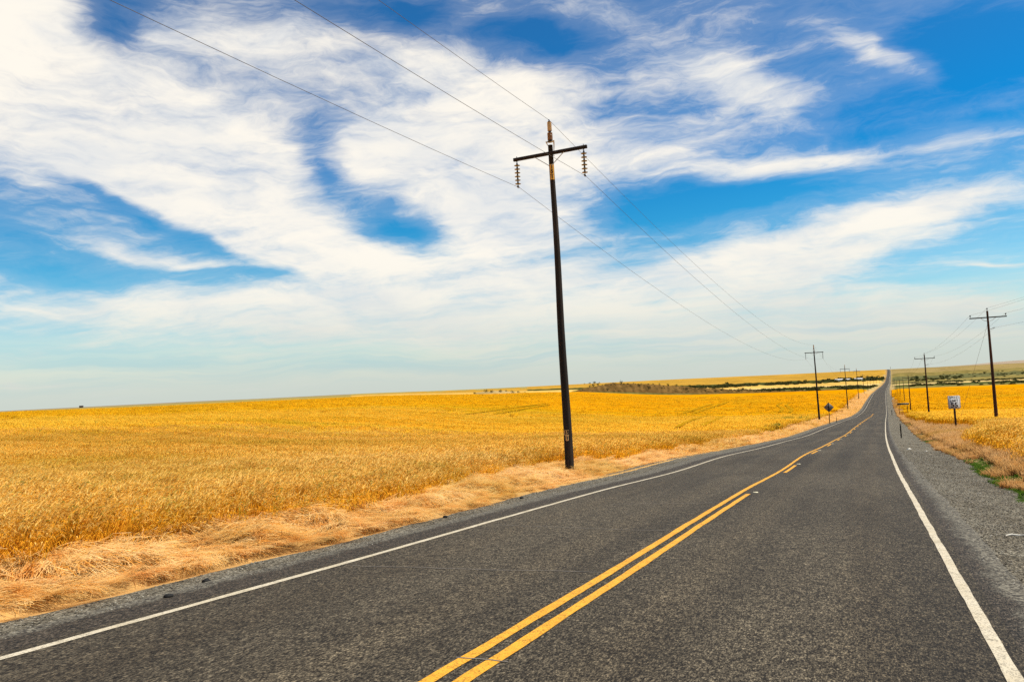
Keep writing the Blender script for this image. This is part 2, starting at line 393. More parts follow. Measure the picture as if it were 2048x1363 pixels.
def gravel_f(t):
    p = pos(t)
    p2 = t.mapping(p, scale=(1, 0.5, 1)); vo = t.new('ShaderNodeTexVoronoi'); t.put(vo.inputs['Vector'], p2); vo.inputs['Scale'].default_value = 44
    vo2 = t.new('ShaderNodeTexVoronoi'); t.put(vo2.inputs['Vector'], p2); vo2.inputs['Scale'].default_value = 85
    s1 = t.new('ShaderNodeSeparateColor'); t.put(s1.inputs[0], vo.outputs['Color'])
    s2 = t.new('ShaderNodeSeparateColor'); t.put(s2.inputs[0], vo2.outputs['Color'])
    v = t.math('ADD', t.math('MULTIPLY', s1.outputs[0], 0.5), t.math('MULTIPLY', s2.outputs[0], 0.5))
    big = t.noise(p, 0.9, 4, 0.6)
    c = t.ramp(v, [(0.0, (0.018, 0.015, 0.011)), (0.40, (0.085, 0.074, 0.054)), (0.65, (0.20, 0.178, 0.130)), (0.85, (0.38, 0.34, 0.26))])
    c = t.mix(t.smooth(big, 0.35, 0.65), c, (0.66, 0.63, 0.59), 'MULTIPLY')
    return bsdf(t, c, 0.95, 0.15, 0, bump(t, t.math('MULTIPLY', v, 1.0), 0.8, 0.02))
M['gravel'] = mat('gravel', gravel_f)
M['verge_soil'] = mat("verge_soil", lambda t: bsdf(t, t.mix(t.noise(pos(t), 9.0, 5, 0.7), (0.30, 0.16, 0.05), (0.66, 0.40, 0.15)), 1.0, 0.0))
def paint_f(c1, c2, wear):
    def f(t):
        p = pos(t)
        g = t.noise(p, 60, 3, 0.7); b = t.noise(p, 3.0, 4, 0.6)
        c = t.mix(t.smooth(b, 0.3, 0.7), c1, c2)
        v = t.math('ADD', t.math('MULTIPLY', g, 0.8), t.math('MULTIPLY', t.noise(p, 9, 3, 0.6), 0.25))
        c = t.mix(t.math('MULTIPLY', t.smooth(v, 0.50 + wear, 0.40 + wear - 0.03), 0.8), c, tuple(0.30 * k for k in c1))
        return bsdf(t, c, 0.7, 0.3, 0, bump(t, g, 0.5, 0.004))
    return f
M['white_paint'] = mat('white_paint', paint_f((0.52, 0.44, 0.30), (0.62, 0.54, 0.40), 0.045))
M['yellow_paint'] = mat('yellow_paint', paint_f((0.70, 0.32, 0.018), (0.76, 0.37, 0.025), 0.045))
M['tar'] = mat('tar', lambda t: bsdf(t, (0.16, 0.14, 0.12), 0.9, 0.2))

def ground_f(t):
    p = pos(t); vc = t.attr('col', 'Color')
    r1 = t.noise(p, 0.05, 6, 0.65); r2 = t.noise(t.mapping(p, scale=(1, 1, 4)), 1.7, 6, 0.7)
    k = t.math('ADD', t.math('MULTIPLY', r1, 0.9), t.math('MULTIPLY', r2, 0.9))
    m = t.ramp(t.math('MULTIPLY', k, 0.55), [(0.30, (0.55, 0.55, 0.5)), (0.5, (1, 1, 1)), (0.68, (1.35, 1.3, 1.2))])
    return bsdf(t, t.mix(1.0, vc, m, 'MULTIPLY'), 1.0, 0.0, 0, bump(t, r2, 0.6, 0.25))
M['ground'] = mat('ground', ground_f)
def canopy_f(t):
    p = pos(t); vc = t.attr('col', 'Color')
    n1 = t.noise(p, 9, 5, 0.75); n2 = t.noise(p, 0.9, 5, 0.65); n3 = t.noise(t.mapping(p, rot=(0, 0, 0.35), scale=(0.9, 0.16, 1)), 0.16, 5, 0.65)
    v = t.math('ADD', t.math('MULTIPLY', n1, 0.5), t.math('ADD', t.math('MULTIPLY', n2, 0.3), t.math('MULTIPLY', n3, 0.35)))
    m = t.ramp(v, [(0.40, (0.60, 0.50, 0.3)), (0.55, (1, 1, 1)), (0.72, (1.14, 1.2, 1.5))])
    return bsdf(t, t.mix(1.0, vc, m, 'MULTIPLY'), 1.0, 0.0, 0, bump(t, t.math('ADD', n1, n2), 0.5, 0.12))
M['wheat_canopy'] = mat('wheat_canopy', canopy_f)
def blade_f(base_gain=1.0, trans=0.42, patch=None):
    def f(t):
        vc = t.attr('col', 'Color'); p = pos(t)
        ob = t.new('ShaderNodeObjectInfo').outputs['Random']
        big = t.noise(p, 0.35, 3, 0.6)
        k = t.math('ADD', t.math('MULTIPLY', ob, 0.35), t.math('MULTIPLY', big, 0.9))
        m = t.ramp(k, [(0.30, (0.84, 0.74, 0.55)), (0.62, (1, 1, 1)), (0.95, (1.10, 1.16, 1.4))])
        c = t.mix(1.0, vc, m, 'MULTIPLY')
        lo = t.noise(t.mapping(p, rot=(0, 0, 0.3), scale=(0.035, 0.11, 0.1)), 1.0, 4, 0.6)
        c = t.mix(1.0, c, t.ramp(lo, [(0.34, (0.80, 0.82, 0.6)), (0.5, (1, 1, 1)), (0.66, (1.05, 1.10, 1.25))]), 'MULTIPLY')
        if patch:
            fine = t.noise(t.mapping(p, rot=(0, 0, 0.45), scale=(1.0, 2.2, 1)), 1.5, 5, 0.65)
            c = t.mix(t.smooth(fine, 0.46, 0.62), c, patch, 'MULTIPLY')
        nn = t.vmath('NORMALIZE', t.vmath('ADD', t.vmath('SCALE', t.new('ShaderNodeNewGeometry').outputs['Normal'], scale=0.42), (0.14, 0.06, 0.88)))
        d = t.new('ShaderNodeBsdfDiffuse'); t.put(d.inputs[0], c); t.put(d.inputs['Normal'], nn)
        tr = t.new('ShaderNodeBsdfTranslucent'); t.put(tr.inputs[0], c)
        mx = t.new('ShaderNodeMixShader'); mx.inputs[0].default_value = trans
        t.l.new(d.outputs[0], mx.inputs[1]); t.l.new(tr.outputs[0], mx.inputs[2])
        return mx.outputs[0]
    return f
M['wheat'] = mat('wheat_stalks', blade_f())
M['straw'] = mat('flattened_straw', blade_f(1.0, 0.25, (0.88, 0.68, 0.50)))
M['leaf'] = mat('green_leaf', blade_f(1.0, 0.3))

# ------------------------------------------------------------------ ground sheet (polar grid, finest towards the photographed sector)
def azgrid(fine, a0, a1, coarse):
    a = list(np.arange(a0, a1, fine)); b = list(np.arange(a1, a0 + 360, coarse)); return np.array(a + b)
AZG = azgrid(0.16, -68, 18, 3.0)
RG = np.concatenate([np.linspace(0.6, 8, 14), np.exp(np.linspace(np.log(8.3), np.log(25000), 400))])

def belt_edge(az, k, amp): return amp * (fbm(az * 3.1 + k * 7.7, az * 0 + k * 3.3, 4) - 0.5)
def bands(az, r):
    """albedo of the open country as bands of crop, stubble and scrub"""
    a = np.asarray(az); r = np.asarray(r)
    gold = np.array([0.62, 0.27, 0.010]); pale = np.array([0.70, 0.50, 0.20]); palegold = np.array([0.60, 0.37, 0.09])
    scrub = np.array([0.13, 0.13, 0.035]); dscrub = np.array([0.055, 0.062, 0.018]); hillgold = np.array([0.42, 0.235, 0.035])
    olive = np.array([0.27, 0.21, 0.065]); tan = np.array([0.40, 0.29, 0.11]); far = np.array([0.33, 0.26, 0.19])
    out = np.tile(gold, (len(a), 1)).astype(float)
    def put(mask, c): out[mask] = c
    left = a < 1.3; right = ~left
    e = lambda k, am: belt_edge(a, k, am)
    jit = (fbm(a * 25, np.log(r) * 30, 3) - 0.5)
    L = left & (a > -24)
    put(L & (r > 740), scrub); put(L & (r > 1330 + e(1, 300)), pale); put(L & (r > 1650 + e(2, 150)), palegold)
    put(L & (r > 2150 + e(3, 200)), dscrub); put(L & (r > 2480 + e(4, 200)), hillgold)
    LL = left & (a <= -24)
    put(LL & (r > 740), hillgold*1.15); put(LL & (r > 1500 + e(5, 300)), palegold*0.9); put(LL & (r > 2300), hillgold); put(LL & (r > 3000 + e(6, 1200)), olive*1.2)
    W = (a < -37) & (a > -180)
    put(W & (r > 735), tan*0.8); put(W & (r > 900), olive*1.1); put(W & (r > 4000), far*0.75)
    put(right & (r > 730), np.array([0.19, 0.16, 0.045])); put(right & (r > 960 + e(7, 200)), dscrub*1.3); put(right & (r > 1230 + e(8, 120)), pale*0.8)
    put(right & (r > 1430 + e(9, 160)), dscrub*1.5); put(right & (r > 1600 + e(13, 100)), olive*0.85); put(right & (r > 2050 + e(10, 200)), np.array([0.12, 0.115, 0.045]))
    put(right & (r > 2450 + e(11, 200)), olive*0.8); put(right & (r > 2800 + e(12, 300)), tan*0.68); put(right & (r > 4200), far)
    # scrubby mounds
    mound = (np.exp(-((r - 885) / 62)**2) > 0.35) & (a > -20.3) & (a < -1.5)
    out[mound] = np.array([0.135, 0.075, 0.022])[None, :] * (0.45 + 1.3 * fbm(a[mound] * 9, r[mound] / 11., 4))[:, None]
    m2 = (np.exp(-((r - 850) / 42.)**2) > 0.35) & (a > -28) & (a < -24)
    out[m2] = np.array([0.42, 0.30, 0.13])
    # streaky hill crops
    st = fbm(a * 0.8 + 3, np.log(r) * 28, 4)
    out = out * (0.72 + 0.56 * st)[:, None]
    sc = (r > 740) & (out[:, 0] < 0.25)
    out[sc] *= (0.55 + 0.9 * fbm(a[sc] * 14, np.log(r[sc]) * 45, 3))[:, None]
    return out

def ring_mesh(name, rg, azg, zfun, mats, colfun, keep=None, closed=True, kind=None, smooth=True):
    A, Rr = np.meshgrid(np.radians(azg), rg)
    X = (np.sin(A) * Rr).ravel(); Y = (np.cos(A) * Rr).ravel()
    Z = zfun(X, Y)
    C = colfun(X, Y, np.degrees(A).ravel(), Rr.ravel())
    nr, na = A.shape
    i, j = np.meshgrid(np.arange(nr - 1), np.arange(na if closed else na - 1), indexing='ij')
    j2 = (j + 1) % na
    F = np.stack([i*na + j, (i+1)*na + j, (i+1)*na + j2, i*na + j2], -1).reshape(-1, 4)
    if keep is not None:
        kv = keep(X, Y); F = F[kv[F].any(1)]
        used = np.zeros(len(X), bool); used[F.ravel()] = True; rem = np.cumsum(used) - 1
        F = rem[F]; X, Y, Z, C = X[used], Y[used], Z[used], C[used]
    F = F[:, ::-1]
    return mesh_from(name, np.stack([X, Y, Z], -1), F, mats, None, smooth=smooth, attrs={'col': ('FLOAT_COLOR', C)})

def gcol(X, Y, az, r):
    c = bands(az, r)
    s = np.minimum(Y, 3700); t = X - croad(s)
    soil = np.array([0.26, 0.17, 0.08]); st = np.array([0.52, 0.31, 0.11])
    c[(r < 700)] = soil
    verge = (t < -7) & (t > -15 - 0.0*s) & (s > -60) & (s < 760); c[verge] = st
    vr = (t > 2.6) & (t < 5.2) & (s < 760); c[vr] = np.array([0.34, 0.23, 0.12])
    vr = (t > 5) & (t < 9) & (s > 42) & (s < 110); c[vr] = np.array([0.45, 0.30, 0.18])
    far = (s > 760) & (s < 3700)
    vf = far & (np.abs(t + 2.9) < 11); c[vf] = np.array([0.42, 0.30, 0.13])
    return c
gnd = ring_mesh('ground', RG, AZG, zground, [M['ground']], gcol)
tag(gnd, kind='structure')

# ------------------------------------------------------------------ wheat canopy sheet
def edgeL(s):
    b = np.interp(s, [-60, 4, 8, 10.6, 17, 22, 27, 32, 35, 60, 100, 200, 400, 760], [-10.2, -10.2, -10.9, -10.0, -10.4, -11.8, -12.8, -12.8, -10.9, -10.9, -10.6, -12.5, -14.5, -15])
    return b + 1.0 * (fbm(s / 3.1, s * 0 + 2.2, 3) - 0.5)
def edgeR(s):
    b = np.interp(s, [-60, 20, 40, 52, 60, 75, 84, 100, 150, 300, 760], [4.3, 4.3, 4.5, 5.0, 6.2, 8.0, 8.4, 5.8, 4.8, 5.0, 5.5])
    return b + 0.9 * (fbm(s / 2.7, s * 0 + 9.1, 3) - 0.5)
def rfield(az): return np.interp(az, [-180, -60, -24, -10, 1, 10, 60], [900, 735, 735, 735, 735, 720, 720]) + 0 * az
def inside(X, Y):
    """metres into the wheat from its nearest road-side edge (negative outside)"""
    s = np.minimum(Y, 3700); t = X - croad(s)
    d = np.maximum(edgeL(s) - t, t - edgeR(s))
    az, r = azr(X, Y)
    return np.where(r > rfield(az), -1, d)
def hwheat(X, Y):
    return 0.86 + 0.16 * (fbm(X / 5, Y / 5, 3) - 0.5) + 0.10 * (fbm(X / 0.9, Y / 0.9, 2) - 0.5)
def zcanopy(X, Y):
    az, r = azr(X, Y)
    lift = 0.73 + 0.09 * sst(r, 25, 130)
    ins = inside(X, Y)
    return zground(X, Y, False) + hwheat(X, Y) * lift * sst(ins, 0.45, 2.0 + 0.004 * r) + 0.02
def ccol(X, Y, az, r):
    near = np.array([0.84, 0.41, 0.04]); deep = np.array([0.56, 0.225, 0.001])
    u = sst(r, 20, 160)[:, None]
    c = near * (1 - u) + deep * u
    # greener low-lying streaks
    g = fbm(X / 60 + 3, Y / 22, 4)
    gs = sst(g, 0.56, 0.70) * sst(r, 30, 60) * (1 - 0.55 * sst(r, 120, 500))
    c = c * (1 - gs[:, None]) + np.array([0.36, 0.235, 0.008]) * gs[:, None]
    st = fbm(az * 0.35, np.log(r) * 16, 4); c = c * (0.80 + 0.40 * st)[:, None]
    lt = sst(fbm(X / 40, Y / 11 + 5, 3), 0.5, 0.75)[:, None]
    return c * (1 - 0.5 * lt) + np.array([0.74, 0.32, 0.006]) * 0.5 * lt
def kcan(X, Y): 
    az, r = azr(X, Y)
    return (inside(X, Y) > 0.05) & (r < 745) & ((az > -73) & (az < 39) | (r < 120))
RC = np.concatenate([np.linspace(4, 20, 40), np.exp(np.linspace(np.log(20.3), np.log(735), 300))])
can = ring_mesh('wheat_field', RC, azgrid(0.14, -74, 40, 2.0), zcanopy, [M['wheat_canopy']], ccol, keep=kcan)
tag(can, label='wide field of ripe golden wheat seen as one surface either side of the road', cat='wheat', kind='stuff')

# ------------------------------------------------------------------ road ribbons
def crown(t): return -0.0137 * np.abs(np.asarray(t) + 2.88)
def ribbon(name, s, tl, tr, dz, m, nt=2, kind='structure', edge=0.0, use_crown=True, zfun=None, parent=None):
    """a strip following the road between lateral offsets tl(s) and tr(s)"""
    s = np.asarray(s, float)
    TL = tl(s) if callable(tl) else np.full(len(s), float(tl)); TR = tr(s) if callable(tr) else np.full(len(s), float(tr))
    T = TL[:, None] + (TR - TL)[:, None] * np.linspace(0, 1, nt)[None, :]
    SS = np.repeat(s[:, None], nt, 1)
    Z = zroad(SS) + (crown(T) if use_crown else 0) + (dz(SS, T) if callable(dz) else dz * (1 + 0.02 * np.maximum(SS, 0)))
    V = np.stack([T + croad(SS), SS, Z], -1).reshape(-1, 3)
    n = len(s); i, j = np.meshgrid(np.arange(n - 1), np.arange(nt - 1), indexing='ij')
    F = np.stack([i*nt + j, i*nt + j + 1, (i+1)*nt + j + 1, (i+1)*nt + j], -1).reshape(-1, 4)
    o = mesh_from(name, V, F, [m], parent, smooth=True, attrs={'rc': ('FLOAT_VECTOR', np.stack([T, SS, 0*T], -1).reshape(-1, 3))})
    if kind: o['kind'] = kind
    return o
SN = np.unique(np.concatenate([SR, np.arange(-2, 60, 0.25)]))
SN = SN[SN < 3650]
wob = lambda k, a, f: (lambda s: a * 2 * (fbm(np.asarray(s) * f + k * 13.1, 0 * np.asarray(s) + k, 3) - 0.5))
w1, w2, w3, w4, w5, w6 = wob(1, 0.09, 1.1), wob(2, 0.22, 0.8), wob(3, 0.08, 0.9), wob(4, 0.25, 0.7), wob(5, 0.012, 2.0), wob(6, 0.012, 2.3)
ribbon('road', SN, -6.72, 0.90, 0.0, M['asphalt'], 9)
wl = lambda s: -np.interp(s, [0, 10, 30, 50, 100, 3000], [7.05, 7.2, 7.5, 7.7, 7.4, 7.2])
ribbon('road_shoulder', SN, lambda s: wl(s) - 0.35 + w1(s), -6.72 + 0.002, lambda s, t: -0.004 - 0.035 * np.maximum(-7.0 - t, 0), M['dark_asphalt'], 6)
ribbon('road_shoulder', SN, 0.90 - 0.002, lambda s: 1.50 + 0.004 * np.clip(s, 0, 60) + w3(s), lambda s, t: -0.004 - 0.05 * np.maximum(t - 1.1, 0) - 0.08 * sst(t, 1.35, 1.55), M['dark_asphalt'], 4)
gl = lambda s: -np.interp(s, [0, 12, 18, 30, 50, 64, 500, 700], [8.0, 8.1, 8.4, 9.2, 9.0, 8.5, 8.4, 7.6]) + w2(s) * 0.5
gr = lambda s: np.interp(s, [0, 20, 30, 110, 400, 600, 3000], [2.9, 3.0, 3.3, 3.5, 3.6, 1.9, 1.9]) + w4(s)
def gdz(s, t):
    dl = np.maximum(-7.0 - t, 0); dr = np.maximum(t - 1.1, 0)
    return -0.012 - 0.035 * np.minimum(dl, 1.2) - 0.055 * np.minimum(dr, 1.6) + 0.02 * (fbm(t * 3, s * 3, 2) - 0.5)
SG = np.unique(np.concatenate([SN, np.arange(-2, 40, 0.25)]))
ribbon('gravel_verge', SG, gl, lambda s: wl(s) + 0.3, gdz, M['gravel'], 10)
ribbon('gravel_verge', SG, 0.98, gr, gdz, M['gravel'], 14)
# skirts that carry the verge down to the soil
for a, b in ((lambda s: gl(s) - 0.9 - np.clip(0.004*s, 0, 1.6), gl), (gr, lambda s: gr(s) + 0.9 + np.clip(0.004*s, 0, 1.6))):
    f0 = a if b is gl else b
    def sk(s, t, a=a, b=b, lf=(b is gl)):
        base = gdz(s, gl(s[:, 0])[:, None] + 0*t) if lf else gdz(s, gr(s[:, 0])[:, None] + 0*t)
        u = np.abs(t - (gl(s[:, 0])[:, None] if lf else gr(s[:, 0])[:, None]))
        return base - u * (0.13 if lf else 0.45) - (0.25 * sst(u, 0.75, 1.0) if lf else 0)
    ribbon('verge_slope', SG, a, b, sk, M['verge_soil'] if b is gl else M['gravel'], 5)
# painted lines
ribbon('edge_line', SN, lambda s: -6.59 + w5(s), lambda s: -6.48 + w6(s), 0.004, M['white_paint'], 2)
ribbon('edge_line', SN, lambda s: 0.69 + w6(s), lambda s: 0.795 + w5(s), 0.004, M['white_paint'], 2)
def seg(a, b): return np.unique(np.concatenate([[a, b], SN[(SN > a) & (SN < b)]]))
ribbon('centre_line', seg(-2, 256), lambda s: -2.935 + w5(s), lambda s: -2.825 + w6(s), 0.004, M['yellow_paint'], 2)
ribbon('centre_line', seg(-2, 18.4), lambda s: -2.715 + w6(s), lambda s: -2.605 + w5(s), 0.004, M['yellow_paint'], 2)
for k in range(19):
    a = 26.7 + 12.35 * k
    ribbon('centre_dash', seg(a, a + 3.9), -2.715, -2.605, 0.004, M['yellow_paint'], 2)
for s0, t0, t1, bend in ((8.2, -6.3, -2.95, 0.35), (12.3, -6.2, -2.95, -0.3), (15.9, -5.2, -2.95, 0.4), (5.1, -2.96, -2.55, 0.02)):
    T = np.linspace(t0, t1, 40); Sx = s0 + bend * (T - t0) / (t1 - t0) + 0.10 * (fbm(T * 4, T * 0 + s0, 3) - 0.5)
    Wd = 0.010 + 0.008 * fbm(T * 9, T * 0 + s0, 2)
    V = []
    for a, b, c in zip(T, Sx, Wd):
        z = float(zroad(b)) + float(crown(a)) + 0.007
        V += [(a + croad(b), b - c/2, z), (a + croad(b), b + c/2, z)]
    F = [(2*i, 2*i+2, 2*i+3, 2*i+1) for i in range(len(T) - 1)]
    o = mesh_from('crack_seal', V, F, [M['tar']]); o['kind'] = 'structure'
# far crossing track
V = []
for t in np.linspace(-16, 16, 12):
    s = 1700.0
    for q in (-14, 14):
        V.append((t + croad(s), s + q, float(zroad(s + q)) + 0.15))
o = mesh_from('side_road', V, [(2*i, 2*i+2, 2*i+3, 2*i+1) for i in range(11)], [M['gravel']]); o['kind'] = 'structure'

# ------------------------------------------------------------------ plants: clump meshes
def strip(V, F, C, pts, side, wid, c0, c1, mi=None):
    """a tapering flat blade along pts"""
    b = len(V); n = len(pts)
    for i, p in enumerate(pts):
        u = i / (n - 1); w_ = wid[i] * 0.5
        V.append((p[0] - side[0]*w_, p[1] - side[1]*w_, p[2] - side[2]*w_)); V.append((p[0] + side[0]*w_, p[1] + side[1]*w_, p[2] + side[2]*w_))
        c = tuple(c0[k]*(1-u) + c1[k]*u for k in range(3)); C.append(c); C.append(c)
    for i in range(n - 1): F.append((b+2*i, b+2*i+1, b+2*i+3, b+2*i+2))

def wheat_clump(n, rad, hmul=1.0, thick=1.0, seed=0, detail=2, green=0.0, rich=0.0):
    r = random.Random(seed); V = []; F = []; C = []
    for _ in range(n):
        a = r.uniform(0, 6.283); q = rad * math.sqrt(r.random()); x, y = q*math.cos(a), q*math.sin(a)
        h = r.uniform(0.70, 0.98) * hmul; ph = r.gauss(0, 0.75); dx, dy = math.cos(ph), math.sin(ph)
        lean = r.uniform(0.02, 0.26) * h; tone = r.uniform(0.82, 1.10)
        gr_ = r.random() < green
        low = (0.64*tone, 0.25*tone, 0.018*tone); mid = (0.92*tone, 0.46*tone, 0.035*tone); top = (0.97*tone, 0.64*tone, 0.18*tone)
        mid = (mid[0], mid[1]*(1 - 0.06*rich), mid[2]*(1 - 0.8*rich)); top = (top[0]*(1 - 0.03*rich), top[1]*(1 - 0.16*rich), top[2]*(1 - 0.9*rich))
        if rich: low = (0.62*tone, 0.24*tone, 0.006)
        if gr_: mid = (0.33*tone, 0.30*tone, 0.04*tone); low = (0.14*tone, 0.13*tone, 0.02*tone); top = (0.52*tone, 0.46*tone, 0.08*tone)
        sa = r.uniform(0, 3.14159); side = (math.cos(sa), math.sin(sa), 0)
        P = [(x + dx*lean*u**2, y + dy*lean*u**2, h*(u - 0.06*u**3)) for u in ((0, .5, .8, 1) if detail > 1 else (0, .6, 1))]
        w0 = 0.0055 * thick
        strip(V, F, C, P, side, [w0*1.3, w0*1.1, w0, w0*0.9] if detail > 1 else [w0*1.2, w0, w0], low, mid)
        # nodding head: two crossed tapered blades, then beard
        hl = r.uniform(0.075, 0.11) * (1 if detail > 1 else 1.25); nod = r.uniform(0.2, 1.3); hp = [P[-1]]; ang = 1.15 - nod*0.3
        for k in range(3):
            ang -= nod * 0.42
            l = hp[-1]; hp.append((l[0] + dx*math.cos(ang)*hl/3, l[1] + dy*math.cos(ang)*hl/3, l[2] + math.sin(ang)*hl/3))
        hw = 0.017 * thick
        wd = [hw*0.45, hw, hw*0.95, hw*0.25]
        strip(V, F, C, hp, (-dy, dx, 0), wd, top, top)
        if detail > 1:
            strip(V, F, C, hp, (dx*math.sin(ang), dy*math.sin(ang), math.cos(ang)), wd, top, mid)
            for k in range(4):      # awns
                s0 = hp[r.randint(1, 3)]; aa = ang + r.uniform(-0.35, 0.45); sp_ = r.uniform(-0.3, 0.3); al = r.uniform(0.05, 0.09)
                e = (s0[0] + (dx*math.cos(aa) - dy*sp_)*al, s0[1] + (dy*math.cos(aa) + dx*sp_)*al, s0[2] + math.sin(aa)*al)
                strip(V, F, C, [s0, e], (-dy, dx, 0), [0.0035*thick, 0.001], top, (0.9*tone, 0.58*tone, 0.16*tone))
            for k in range(r.randint(1, 2)):     # dry leaves
                u = r.uniform(0.3, 0.75); la = r.uniform(0, 6.283); lx, ly = math.cos(la), math.sin(la); L_ = r.uniform(0.12, 0.26); z0 = h*u
                bx, by = x + dx*lean*u*u, y + dy*lean*u*u
                lp = [(bx, by, z0), (bx + lx*L_*0.5, by + ly*L_*0.5, z0 + L_*0.35), (bx + lx*L_, by + ly*L_, z0 - L_*r.uniform(0, 0.5))]
                strip(V, F, C, lp, (-ly, lx, 0), [0.009*thick, 0.010*thick, 0.002], (mid[0]*0.9, mid[1]*0.85, mid[2]), mid)
    return V, F, C

def straw_clump(n, rad, seed, thick=1.0, hgt=0.10):
    """stems blown down flat, mostly one way"""
    r = random.Random(seed); V = []; F = []; C = []
    for _ in range(n):
        a = r.uniform(0, 6.283); q = rad * math.sqrt(r.random()); x, y = q*math.cos(a), q*math.sin(a)
        ph = r.gauss(0, 0.42); L_ = r.uniform(0.28, 0.6); tone = r.uniform(0.72, 1.15); zb = r.uniform(0.0, hgt)
        k = r.gauss(0, 0.6); P = []
        px, py = x, y
        for i in range(4):
            u = i / 3; P.append((px, py, zb + hgt*1.5*math.sin(u*3.0)*r.uniform(0.5, 1.1) + 0.01))
            px += math.cos(ph + k*u)*L_/3; py += math.sin(ph + k*u)*L_/3
        red = r.random()
        c1 = (0.90*tone, 0.60*tone, 0.25*tone) if red < 0.76 else (0.82*tone, 0.40*tone, 0.08*tone)
        c0 = (c1[0]*0.8, c1[1]*0.72, c1[2]*0.6)
        sa = r.uniform(-0.5, 0.5)
        strip(V, F, C, P, (-math.sin(ph), math.cos(ph), sa), [0.007*thick, 0.008*thick, 0.008*thick, 0.010*thick], c0, c1)
    return V, F, C

def tuft(n, h, seed, c0, c1, spread=0.5, wid=0.012, rad=0.12):
    r = random.Random(seed); V = []; F = []; C = []
    for _ in range(n):
        a = r.uniform(0, 6.283); q = rad*math.sqrt(r.random()); x, y = q*math.cos(a), q*math.sin(a)
        ph = r.uniform(0, 6.283); dx, dy = math.cos(ph), math.sin(ph); H = h*r.uniform(0.5, 1.1); sp_ = spread*r.uniform(0.2, 1.2)*H; tone = r.uniform(0.6, 1.3)
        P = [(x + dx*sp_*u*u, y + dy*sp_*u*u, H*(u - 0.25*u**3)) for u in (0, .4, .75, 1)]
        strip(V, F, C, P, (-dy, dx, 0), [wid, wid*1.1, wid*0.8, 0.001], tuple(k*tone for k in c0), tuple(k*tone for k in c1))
    return V, F, C

def bush_clump(n, rad, h, seed, leaf, c):
    r = random.Random(seed); V = []; F = []; C = []
    for _ in range(n):
        while True:
            x, y, z = r.uniform(-1, 1), r.uniform(-1, 1), r.uniform(0, 1)
            d = math.sqrt(x*x + y*y + (z*1.0)**2)
            if d < 1 and d > r.uniform(0.2, 0.9): break
        lump = 0.75 + 0.35*math.sin(3*math.atan2(y, x) + seed) ; x *= rad*lump; y *= rad*lump; z *= h*lump
        tone = r.uniform(0.55, 1.5); l = leaf*r.uniform(0.6, 1.4)
        a = Vector((r.gauss(0, 1), r.gauss(0, 1), r.gauss(0, 1))).normalized(); b = a.orthogonal().normalized()
        p = Vector((x, y, z)); i = len(V)
        V += [tuple(p + a*l), tuple(p + b*l*0.6), tuple(p - a*l), tuple(p - b*l*0.6)]; F.append((i, i+1, i+2, i+3))
        C += [tuple(k*tone for k in c)]*4
    return V, F, C

def proto(name, vfc, m):
    V, F, C = vfc
    return mesh_from(name, V, F, [m], False, attrs={'col': ('FLOAT_COLOR', np.array(C))})

def scatter(name, protos, P, rot, scl, label, cat):
    """one stuff object: the clumps stand on the points P"""
    me = bpy.data.meshes.new(name); P = np.asarray(P, np.float32); n = len(P)
    me.vertices.add(n); me.vertices.foreach_set('co', P.ravel())
    for nm, arr in (('rot', rot), ('scl', scl)):
        at = me.attributes.new(nm, 'FLOAT_VECTOR', 'POINT'); at.data.foreach_set('vector', np.asarray(arr, np.float32).ravel())
    o = bpy.data.objects.new(name, me); col.objects.link(o)
    ng = bpy.data.node_groups.new(name, 'GeometryNodeTree')
    ng.interface.new_socket('Geometry', in_out='INPUT', socket_type='NodeSocketGeometry'); ng.interface.new_socket('Geometry', in_out='OUTPUT', socket_type='NodeSocketGeometry')
    N = ng.nodes; L = ng.links
    gi = N.new('NodeGroupInput'); go = N.new('NodeGroupOutput'); jn = N.new('GeometryNodeJoinGeometry')
    for p in protos:
        oi = N.new('GeometryNodeObjectInfo'); oi.inputs[0].default_value = p; oi.inputs['As Instance'].default_value = True
        L.new(oi.outputs['Geometry'], jn.inputs[0])
    ip = N.new('GeometryNodeInstanceOnPoints'); L.new(gi.outputs[0], ip.inputs['Points']); L.new(jn.outputs[0], ip.inputs['Instance'])
    ip.inputs['Pick Instance'].default_value = True
    rv = N.new('FunctionNodeRandomValue'); rv.data_type = 'INT'
    for s_ in rv.inputs:
        if s_.type == 'INT' and s_.name == 'Max': s_.default_value = len(protos) - 1
        if s_.type == 'INT' and s_.name == 'Min': s_.default_value = 0
    ro = [s_ for s_ in rv.outputs if s_.type == 'INT'][0]; L.new(ro, ip.inputs['Instance Index'])
    for nm, tgt in (('rot', 'Rotation'), ('scl', 'Scale')):
        na = N.new('GeometryNodeInputNamedAttribute'); na.data_type = 'FLOAT_VECTOR'; na.inputs[0].default_value = nm
        oa = [s_ for s_ in na.outputs if s_.name == 'Attribute' and s_.type == 'VECTOR' and s_.enabled][0]
        L.new(oa, ip.inputs[tgt])
    L.new(ip.outputs[0], go.inputs[0])
    md = o.modifiers.new('scatter', 'NODES'); md.node_group = ng
    tag(o, label, cat, kind='stuff'); return o

def grid_pts(spacing, x0, x1, y0, y1, jit=0.5):
    xs = np.arange(x0, x1, spacing); ys = np.arange(y0, y1, spacing)
    X, Y = np.meshgrid(xs, ys); X = X.ravel(); Y = Y.ravel()
    return X + rng.uniform(-jit, jit, len(X))*spacing, Y + rng.uniform(-jit, jit, len(X))*spacing

